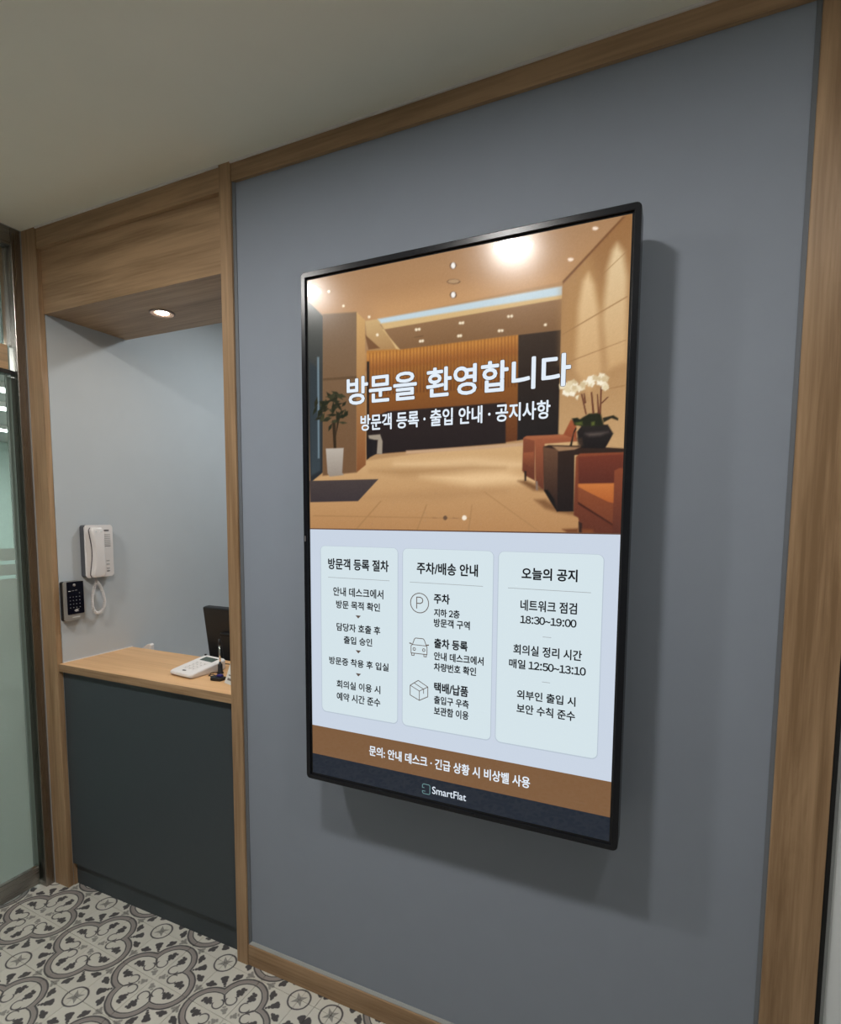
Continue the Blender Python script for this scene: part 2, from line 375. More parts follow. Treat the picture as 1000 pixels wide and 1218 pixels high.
box('closing_strip', (XD-.03, -1.02, 2.098), (XD+.02, -.040, 2.112), M_blackm, d1)
w1 = thing('window_1', (XD, -.5, 2.2), 'clear transom pane above the glass door, steel framed', 'window', 'structure')
box('transom_pane', (XD-.004, -1.02, 2.2055), (XD+.004, -.0665, 2.545), M_glass, w1)
box('transom_frame', (XD-.012, -.066, 2.2055), (XD+.012, -.0390, 2.572), M_steelm, w1)
box('transom_frame', (XD-.012, -1.02, 2.545), (XD+.012, -.0665, 2.572), M_steely, w1)
# fixed side glass between door edge and post
trim(13, (XB2, -.005, H-.006), (XC1, 0, H-.0004), M_white, 'thin white caulk line between ceiling and oak rail over the display', 0)
trim(15, (XA2, -.005, H-.006), (XB1, 0, H-.0004), M_white, 'thin white caulk line between ceiling and oak rail over the counter', 0)
tag(box('trim_14', (-1.14, -3.0, 0), (-1.06, -1.03, H), M_steelz), 'steel side of the glass entrance nearest the camera', 'post', 'structure')
# corridor beyond the glass door
M_corr = plain('corridor_paint', (.52, .56, .54), .8, var=.02, scale=5)
tag(box('wall_corridor', (-8.1, -3.1, 0), (-8.0, 4.0, H), plain('mint_paint', (.60, .70, .66), .8)), 'pale mint wall far down the corridor beyond the glass door', 'wall', 'structure')
tag(box('wall_corridor_side', (-8.0, 3.9, 0), (-1.105, 4.0, H), M_corr), 'pale long wall of the corridor beyond the glass door', 'wall', 'structure')
tag(box('wall_corridor_end', (-8.0, -3.1, 0), (-1.3, -3.0, H), M_corr), 'pale near wall of the corridor beyond the glass door', 'wall', 'structure')
tag(box('wall_corridor_inner', (-1.10, .014, 0), (-1.041, 4.0, H), M_corr), 'corridor side of the wall beside the counter', 'wall', 'structure')
tag(box('ceiling_corridor', (-8.1, -3.1, H), (-1.045, 4.0, H+.05), plain('corridor_ceiling', (.42, .43, .42), .9)), 'grey corridor ceiling seen through the glass door', 'ceiling', 'structure')
tag(box('floor_corridor', (-8.1, -3.1, -.05), (-1.301, 4.0, -.001), plain('corridor_floor', (.42, .42, .38), .5)), 'pale corridor floor beyond the glass door', 'floor', 'structure')
def linear_lamp(x, y, l, lab):
    t = thing('linear_lamp', (x, y, H), lab, 'ceiling lamp', group='long ceiling lamps beyond the glass door')
    box('housing', (x-.09, y-l/2, H-.05), (x+.09, y+l/2, H-.0005), M_white, t)
    box('diffuser', (x-.08, y-l/2+.01, H-.058), (x+.08, y+l/2-.01, H-.05), M_tube, t)
M_tube = emissive('white_tube', (.92, 1.0, .97), CORRIDOR)
for x, y, l, lab in ((-3.85, 1.6, 1.6, 'long ceiling lamp, topmost of the white dashes seen through the door glass'),
                     (-4.75, 2.1, 1.6, 'long ceiling lamp, middle one of the white dashes seen through the door glass'),
                     (-6.3, 2.9, 1.6, 'long ceiling lamp, lowest of the white dashes seen through the door glass'),
                     (-1.98, .25, 1.1, 'long ceiling lamp shining through the transom above the glass door'),
                     (-3.0, -1.0, 1.2, 'long ceiling lamp of the corridor just beyond the glass door'),
                     (-5.5, -.6, 1.2, 'long ceiling lamp farther down the corridor, out of the photo')): linear_lamp(x, y, l, lab)

# ---------------------------------------------------------------- ceiling lamps
def disc_emit(name, r, c, z, mat, parent):
    bm = bmesh.new(); bmesh.ops.create_circle(bm, cap_ends=True, segments=40, radius=r)
    for v in bm.verts: v.co += Vector((c[0], c[1], z))
    me = bpy.data.meshes.new(name); bm.normal_update()
    for f in bm.faces:
        if f.normal.z > 0: f.normal_flip()
    bm.to_mesh(me); bm.free(); me.materials.append(mat); return link(name, me, parent)
def round_lamp(x, y, r, mat, label):
    t = thing('round_ceiling_lamp', (x, y, H), label, 'ceiling lamp', group='round ceiling lamps')
    lathe('ring', [(r+.012, 0), (r+.012, -.006), (r, -.008), (r, -.001)], (x, y, H), M_white, t, smooth=False)
    disc_emit('diffuser', r, (x, y), H-.004, mat, t)
M_lamp = emissive('hall_lamp_light', (1.0, .975, .94), HALL_LAMP); M_lampb = emissive('back_lamp_light', (.90, .965, 1.0), BACK_LAMP)
round_lamp(1.68, -1.09, .075, emissive('dimmer_lamp_light', (1.0, .975, .94), HALL_LAMP*.38), 'round white ceiling lamp in front of the wide oak upright')
round_lamp(.65, -1.095, .075, M_lamp, 'round white ceiling lamp in front of the display')
round_lamp(-.375, -1.115, .075, M_lamp, 'round white ceiling lamp in front of the counter')
round_lamp(-.15, .88, .075, M_lampb, 'round white ceiling lamp behind the counter')
dl = thing('downlight', (-.533, .197, 2.329), 'small round recessed downlight glowing in the oak soffit', 'downlight')
lathe('trim_ring', [(.047, 0), (.047, -.002), (.042, -.0045), (.030, -.002), (.0245, 0)], (-.533, .197, 2.329), plain('pink_metal', (.30, .24, .22), .6, spec=.2), dl, smooth=False)
bm = bmesh.new(); bmesh.ops.create_uvsphere(bm, u_segments=24, v_segments=12, radius=.024)
for v in bm.verts: v.co = Vector((v.co.x-.533, v.co.y+.197, v.co.z*.08+2.3290))
finish('bulb', bm, emissive('warm_bulb', (1.0, .80, .60), SPOT_LAMP), dl, smooth=True)

# ---------------------------------------------------------------- counter
cb = thing('reception_counter', (-.5, .15, 0), 'charcoal fronted reception counter base between the oak uprights', 'counter')
box('front_panel', (XA2+.0005, .0205, .098), (XB1-.0005, .038, .9245), M_dark, cb)
box('side_filler', (XA2+.0003, .0203, 0), (XA2+.002, .0358, .0975), M_woodz, cb)
box('toe_kick', (XA2+.0005, .036, 0), (XB1-.0005, .050, .098), M_dark, cb)
box('carcass', (XA2+.0005, .050, 0.0), (XB1-.0005, .33, .9245), M_dark, cb)
ct = tag(box('countertop', (XA2+.0005, .004, .925), (XB1-.0005, .342, .955), M_top, bevel=.001), 'light oak countertop carrying the white terminal and pen', 'countertop')
box('edge_band', (XA2+.0005, .0015, .925), (XB1-.0005, .0038, .9548), M_woodx, ct)
box('sealant_line', (XA2+.0005, .022, .955), (XA2+.004, .342, .958), M_white, ct)
dk = thing('desk', (-.4, .7, 0), 'low white work desk hidden behind the reception counter', 'desk')
box('desk_top', (-.953, .344, .715), (.25, .95, .74), M_white, dk, .002)
for sx in (-.93, .19): 
    for sy in (.37, .89): box('leg', (sx, sy, 0), (sx+.04, sy+.04, .715), M_silver, dk)
# payment terminal
def terminal():
    t = thing('card_terminal', (-.36, .16, .955), 'white keypad terminal with green-grey display on the countertop', 'terminal')
    a = Vector((-.372, .078, .9553)); d = (Vector((-.352, .245, 0))-Vector((-.372, .078, 0))).normalized(); s = Vector((d.y, -d.x, 0))
    L_, Wd = .165, .064
    MT = Matrix(((s.x, d.x, 0, a.x), (s.y, d.y, 0, a.y), (0, 0, 1, a.z), (0, 0, 0, 1)))   # local: x across, y away, z up
    def body(z0, w, y0, y1, h0, h1, r=.014):
        pts = rrect(-w, w, y0, y1, r, 5); bm = bmesh.new(); hh = lambda y: h0+(h1-h0)*(y-y0)/(y1-y0)
        bot = [bm.verts.new(MT @ Vector((px, py, z0))) for px, py in pts]
        mid = [bm.verts.new(MT @ Vector((px, py, hh(py)-.004))) for px, py in pts]
        top = [bm.verts.new(MT @ Vector((px*.95, y0+(py-y0)*.97+.003, hh(py)))) for px, py in pts]
        n = len(pts); bm.faces.new(bot[::-1]); bm.faces.new(top)
        for A, B in ((bot, mid), (mid, top)):
            for i in range(n): bm.faces.new((A[i], A[(i+1) % n], B[(i+1) % n], B[i]))
        return bm
    finish('base', body(.0, Wd*.93, .012, L_-.004, .007, .030), M_white2, t)
    finish('body', body(.0065, Wd, 0, L_, .017, .042), M_white, t)
    hz = lambda y: .0172+(.025)*y/L_
    def slab(name, x0, x1, y0, y1, mat, th=.0012, r=.002):
        bm = bmesh.new(); add_prism(bm, [MT @ Vector((px, py, hz(py)-.0003)) for px, py in rrect(x0, x1, y0, y1, r, 3)], (0, 0, th)); return finish(name, bm, mat, t)
    slab('display', -.038, .036, .118, .150, M_lcd)
    for i in range(3):
        for j in range(4):
            k = slab('key', -.032+i*.023, -.016+i*.023, .040+j*.017, .051+j*.017, M_white2, .0016)
            bm = bmesh.new(); cx, cy = -.024+i*.023, .0455+j*.017
            add_prism(bm, [MT @ Vector((px, py, hz(py)+.0011)) for px, py in rrect(cx-.003, cx+.003, cy-.002, cy+.002, .0008, 2)], (0, 0, .0005)); finish('key_print', bm, M_greyp2, k)
    slab('emblem', -.012, .006, .020, .027, M_greyp)
    p = MT @ Vector((-.056, L_-.004, .040)); box('antenna_stub', (p.x-.003, p.y-.003, p.z-.004), (p.x+.003, p.y+.003, p.z+.007), M_blackm, t)
    c0 = MT @ Vector((.03, L_+.002, .02)); tube('lead', [c0, c0+Vector((.02, .02, -.006)), c0+Vector((.06, .03, -.012)), c0+Vector((.10, .01, -.0165)), c0+Vector((.115, -.03, -.0165))], .002, M_blackm, t)
terminal()
# pen in its stand
pn = thing('desk_pen', (-.272, .182, .955), 'slim silver and black counter pen standing in its black holder', 'pen')
lathe('holder', [(.012, 0), (.013, .004), (.009, .008), (.0085, .034), (.0065, .038), (0, .038)], (-.272, .182, .955), M_blackm, pn, 20)
tube('barrel', [(-.2722, .182, .985), (-.2745, .184, 1.03), (-.2765, .1855, 1.068)], [.0035, .0038, .0034], M_chrome, pn)
tube('cap', [(-.2765, .1855, 1.062), (-.278, .1865, 1.087)], [.0042, .0036], M_blackm, pn)
tube('grip', [(-.2712, .1815, .975), (-.2722, .182, 1.0)], [.0045, .0042], M_blackm, pn)
pts = [( -.262+.02*math.sin(i*.5), .172-.0045*i, .960+.003*math.cos(i*1.7)) for i in range(10)]
tube('cord', [(-.268, .178, .985)]+pts, .0016, M_blackm, pn, 6)
hb = thing('clip_tray', (-.222, .120, .955), 'small black clip holder with a blue piece beside the pen', 'holder')
prism('tray', [(-.252, .112, .9551), (-.236, .095, .9551), (-.195, .100, .9551), (-.19, .128, .9551), (-.235, .137, .9551)], (0, 0, .012), M_blackm, hb, .002)
prism('blue_clip', [(-.224, .110, .967), (-.200, .110, .967), (-.198, .124, .967), (-.218, .128, .967)], (0, 0, .009), M_blue, hb, .003)
tube('wire', [(-.243, .11, .962), (-.247, .103, .972), (-.236, .098, .982), (-.222, .104, .985), (-.21, .115, .981)], .0016, M_blackm, hb, 6)
# tent card, mostly hidden behind the upright
tcard = thing('tent_card', (-.11, .085, .955), 'white folded tent card half hidden behind the narrow oak upright', 'sign')
for sgn in (1, -1):
    p0, p1 = Vector((-.172, .098, .9552)), Vector((-.062, .062, .9552)); nrm = Vector((.31, .95, 0)).normalized()
    off = nrm*(.0 if sgn > 0 else .075); ap = nrm*.0375+Vector((.012, 0, .128))
    bm = bmesh.new(); add_prism(bm, [p0+off, p1+off, p1+ap, p0+ap], nrm*(.0012*sgn)); finish('panel', bm, M_paper, tcard)
for k, (u0, u1, h0, h1) in enumerate(((.12, .4, .10, .16), (.12, .5, .22, .25), (.45, .5, .05, .2))):
    d = p1-Vector(p0); q = lambda u, h: Vector((-.172, .098, .9552))+d*u+(nrm*.0375+Vector((.012, 0, .128)))*h-nrm*.0006
    bm = bmesh.new(); add_prism(bm, [q(u0, h0), q(u1, h0), q(u1, h1), q(u0, h1)], -nrm*.0003); finish('print_mark', bm, M_greyp, tcard)
# monitor on the lower desk, seen from behind
mn = thing('computer_monitor', (-.37, .47, .74), 'black flat monitor seen from behind, past the countertop', 'monitor')
MX = Matrix.Translation((-.592, .418, 1.157)) @ Matrix.Rotation(math.radians(8), 4, 'X')
box('rear_shell', (0, -.006, -.33), (.50, .022, 0), M_blackm, mn, .006, 2, MX)
box('screen_rim', (0.002, .022, -.328), (.498, .030, -.002), M_black, mn, .002, 1, MX)
box('rear_bulge', (.095, -.022, -.29), (.405, -.005, -.105), M_blackm, mn, .008, 2, MX)
box('vent_slot', (.10, -.0235, -.118), (.40, -.021, -.110), M_gap, mn, 0, 1, MX)
box('stand_neck', (-.37, .505, .75), (-.31, .535, .95), M_blackm, mn, .004)
box('stand_foot', (-.46, .42, .7401), (-.22, .60, .752), M_blackm, mn, .004)
# white holder peeking over the rear edge of the counter
wh = thing('document_holder', (-.90, .362, .74), 'white plastic piece peeking over the rear edge of the countertop', 'holder')
prism('shell', [(-.950, .352, .7401), (-.850, .352, .7401), (-.850, .352, .971), (-.857, .352, .976), (-.870, .352, .973), (-.925, .352, .943), (-.950, .352, .905)], (0, .02, 0), M_white, wh, .003)
box('inner_slot', (-.93, .3725, .76), (-.885, .375, .90), M_greyp2, wh)

# ---------------------------------------------------------------- interphone on the side wall
def interphone():
    W = XA2; t = thing('interphone', (W, .18, 1.295), 'white wall interphone with handset on the pale side wall', 'telephone')
    def yz(name, pts, x0, x1, mat, parent, bevel=0.0):
        return prism(name, [(x0, y, z) for y, z in pts], (x1-x0, 0, 0), mat, parent, bevel)
    yz('wall_plate', rrect(.1165, .2395, 1.2955, 1.5145, .010), W+.0005, W+.0275, plain('grey_backing', (.085, .088, .10), .5), t, .001)
    b_ = yz('body', rrect(.116, .240, 1.295, 1.515, .010), W+.0275, W+.036, M_white, t, .0035)
    # handset: outline with a waist, thick at both ends
    out = []
    for i in range(21):
        z = 1.296+.208*i/20; q = (i/20-.5)*2
        out.append((.132+.011*(1-q*q)**2 + (.006 if i in (0, 20) else 0), z))
    for i in range(20, -1, -1):
        z = 1.296+.208*i/20; q = (i/20-.5)*2
        out.append((.190-.004*(1-q*q) - (.012 if i in (0, 20) else (.004 if i in (1, 19) else 0)), z))
    bm = bmesh.new(); secs = []
    for k, (dx, ins) in enumerate(((.034, .0), (.050, .0), (.0545, .003), (.056, .007))):
        ring = []
        cy, cz = .162, 1.400
        for y, z in out:
            q = (z-1.400)/.104; arch = .006*(1-q*q) if k else 0
            ring.append(bm.verts.new((W+dx+arch, cy+(y-cy)*(1-ins/.029), cz+(z-cz)*(1-ins/.104))))
        secs.append(ring)
    n = len(out)
    for A, B in zip(secs, secs[1:]):
        for i in range(n): bm.faces.new((A[i], A[(i+1) % n], B[(i+1) % n], B[i]))
    bm.faces.new(secs[-1]); bm.faces.new(secs[0][::-1])
    hs = finish('handset', bm, M_white, t)
    yz('cradle_shade', [(y-.0035 if y < .16 else y+.001, z) for y, z in out], W+.0362, W+.0378, plain('cradle_shadow', (.10, .08, .09), .6), t)  # dark plate painted as the shade round the handset
    for y in (.150, .172): lathe('hook_dot', [(0, .0), (.004, .0), (.003, .002), (0, .0025)], (W+.0565, y, 1.488), M_paper, hs, 12, 0)
    yz('name_plate', rrect(.200, .222, 1.488, 1.495, .001, 2), W+.036, W+.0372, M_greyp, t)
    for k in range(7): yz('speaker_slot', rrect(.199, .228, 1.4725-.0082*k, 1.4755-.0082*k, .001, 2), W+.036, W+.0368, M_greyp2 if k < 6 else M_greyp, t)
    for k, z in enumerate((1.362, 1.347, 1.330, 1.318)): yz('button', rrect(.206, .220, z-.002, z+.002, .001, 2), W+.036, W+.0375, M_greyp if k == 3 else M_greyp2, t)
    # coiled cord: hangs in a loop from the lower end
    ctrl = [(.163, 1.297), (.166, 1.280), (.160, 1.262), (.150, 1.235), (.1445, 1.205), (.1435, 1.175), (.149, 1.153), (.163, 1.141), (.180, 1.143), (.193, 1.158), (.199, 1.185), (.196, 1.212), (.188, 1.240), (.178, 1.262), (.167, 1.278), (.163, 1.296)]
    P = [Vector((W+.022, y, z)) for y, z in ctrl]; fine = []
    for i in range(len(P)-1):
        a, b2, c, d = P[max(i-1, 0)], P[i], P[i+1], P[min(i+2, len(P)-1)]
        for k in range(6):
            s = k/6; fine.append(.5*((2*b2)+(c-a)*s+(2*a-5*b2+4*c-d)*s*s+(3*b2-a-3*c+d)*s**3))
    fine.append(P[-1]); cum = [0]
    for a, b2 in zip(fine, fine[1:]): cum.append(cum[-1]+(b2-a).length)
    tot = cum[-1]; turns = 52; pts = []; j = 0
    for i in range(turns*10+1):
        s = tot*i/(turns*10)
        while j < len(cum)-2 and cum[j+1] < s: j += 1
        f = (s-cum[j])/max(1e-9, cum[j+1]-cum[j]); p = fine[j].lerp(fine[j+1], f); tn = (fine[j+1]-fine[j]).normalized()
        nx = Vector((1, 0, 0)); ny = tn.cross(nx).normalized(); an = 2*math.pi*i/10
        rr = .0052*min(1, s/.02, (tot-s)/.02)
        pts.append(p+nx*math.cos(an)*rr+ny*math.sin(an)*rr)
    tube('coiled_cord', pts, .0019, M_white, t, 6)
interphone()
def reader():
    W = XA2; t = thing('keypad_reader', (W, .064, 1.126), 'black and silver keypad door reader beside the left oak upright', 'keypad')
    y0, y1, z0, z1 = .022, .104, 1.127, 1.287
    def yz(name, pts, x0, x1, mat, parent=t, bevel=0.0): return prism(name, [(x0, y, z) for y, z in pts], (x1-x0, 0, 0), mat, parent, bevel)
    yz('housing', rrect(y0, y1-.002, z0, z1, .006), W+.0005, W+.019, M_blackm, t, .002)
    yz('silver_face', rrect(y0, y1, z0, z1+.001, .007), W+.019, W+.027, M_silver, t, .002)
    g = yz('glass_front', rrect(y0+.011, y1-.001, 1.153, z1-.001, .002), W+.0265, W+.0285, plain('black_gloss', (.006, .006, .012), .12), t)
    X1 = W+.0285
    lathe('bell_button', [(0, 0), (.006, 0), (.005, .0012), (0, .0015)], (X1, .064, 1.272), M_silver, t, 20, 0)
    for k, y in enumerate((.043, .058, .071)): yz('indicator', rrect(y-.0045, y+.0045, 1.247+k*.001, 1.2495+k*.001, .0008, 2), X1, X1+.0004, M_keybright if k < 1 else M_keyprint, t)
    for i, y in enumerate((.045, .058, .071, .085)):
        for j in range(5):
            if (i < 3 and j < 1): continue
            z = 1.238-.0145*j
            yz('key_digit', rrect(y-.002, y+.002, z-.0015, z+.0015, .0006, 2), X1, X1+.0004, M_keyprint, t)
    prism('card_symbol', [(X1, .060, 1.168), (X1, .068, 1.173), (X1, .082, 1.173), (X1, .074, 1.169), (X1, .080, 1.164), (X1, .066, 1.162)], (.0004, 0, 0), M_greyp2, t)
    yz('maker_mark', rrect(.052, .084, 1.1385, 1.142, .001, 2), W+.027, W+.0274, M_keybright, t)
reader()
# ---------------------------------------------------------------- the portrait display
YS = -.110                                     # plane of the picture
X0, X1_, Z0, Z1 = .3405, 1.1974, .7983, 2.2095  # outer bezel
SX0, SX1, SZ0, SZ1 = .3589, 1.1784, .8157, 2.1897
ZM = 1.5224
def screen_mat(name, col=None, attr=False):
    m, nt, b = new_mat(name); L = nt.links.new
    b.inputs['Base Color'].default_value = (.004, .004, .005, 1); b.inputs['Roughness'].default_value = .19; b.inputs['Specular IOR Level'].default_value = .28
    b.inputs['Coat Weight'].default_value = .55; b.inputs['Coat Roughness'].default_value = .025; b.inputs['Coat IOR'].default_value = 1.45
    b.inputs['Emission Strength'].default_value = 1.0
    if attr:
        a = N(nt, 'ShaderNodeAttribute', attribute_name='picture'); L(a.outputs['Color'], b.inputs['Emission Color'])
    else: b.inputs['Emission Color'].default_value = (*lin(col), 1)
    return m
tv = thing('portrait_display', (.769, 0.0, .798), 'large portrait screen with a lobby photo and Korean notices', 'screen')
def ring_frame(name, outer, inner, y0, y1, mat, parent, bevel=0.0):
    """frame between an outer and an inner outline with equal point counts; y0 front, y1 rear"""
    bm = bmesh.new(); n = len(outer)
    of = [bm.verts.new((x, y0, z)) for x, z in outer]; inf = [bm.verts.new((x, y0, z)) for x, z in inner]
    ob = [bm.verts.new((x, y1, z)) for x, z in outer]; ib = [bm.verts.new((x, y1, z)) for x, z in inner]
    for i in range(n):
        j = (i+1) % n
        bm.faces.new((of[i], of[j], inf[j], inf[i])); bm.faces.new((ob[j], ob[i], ib[i], ib[j]))
        bm.faces.new((of[j], of[i], ob[i], ob[j])); bm.faces.new((inf[i], inf[j], ib[j], ib[i]))
    if bevel:
        es = [e for e in bm.edges if all(abs(v.co.y-y0) < 1e-6 for v in e.verts) and (all(v in of for v in e.verts) or all(v in inf for v in e.verts))]
        bmesh.ops.bevel(bm, geom=es, offset=bevel, segments=2, profile=.5, affect='EDGES')
    return finish(name, bm, mat, parent)
M_bez = plain('bezel_plastic', (.008, .009, .012), .26, spec=.32, var=.05)
IN = .0045
ring_frame('bezel', rrect(X0, X1_, Z0, Z1, .012, 5), rrect(SX0-IN, SX1+IN, SZ0-IN, SZ1+IN, .001, 5), YS-.006, -.062, M_bez, tv, .0015)
ring_frame('black_border', rrect(SX0-IN, SX1+IN, SZ0-IN, SZ1+IN, .0012, 5), rrect(SX0, SX1, SZ0, SZ1, .001, 5), YS+.0005, YS+.012, M_gap, tv)
prism('rear_housing', [(x, -.062, z) for x, z in rrect(X0+.004, X1_-.004, Z0+.004, Z1-.004, .01, 4)], (0, .026, 0), M_blackm, tv, .002)
box('wall_bracket', (.60, -.036, 1.25), (.94, .0118, 1.75), M_blackm, tv, .003)
box('sensor_nub', (1.075, -.100, Z0-.006), (1.110, -.085, Z0+.001), M_black, tv, .001)
box('side_mark', (X0-.0004+.004, YS-.0066, 1.487), (X0+.007, YS-.0058, 1.502), M_greyp, tv)

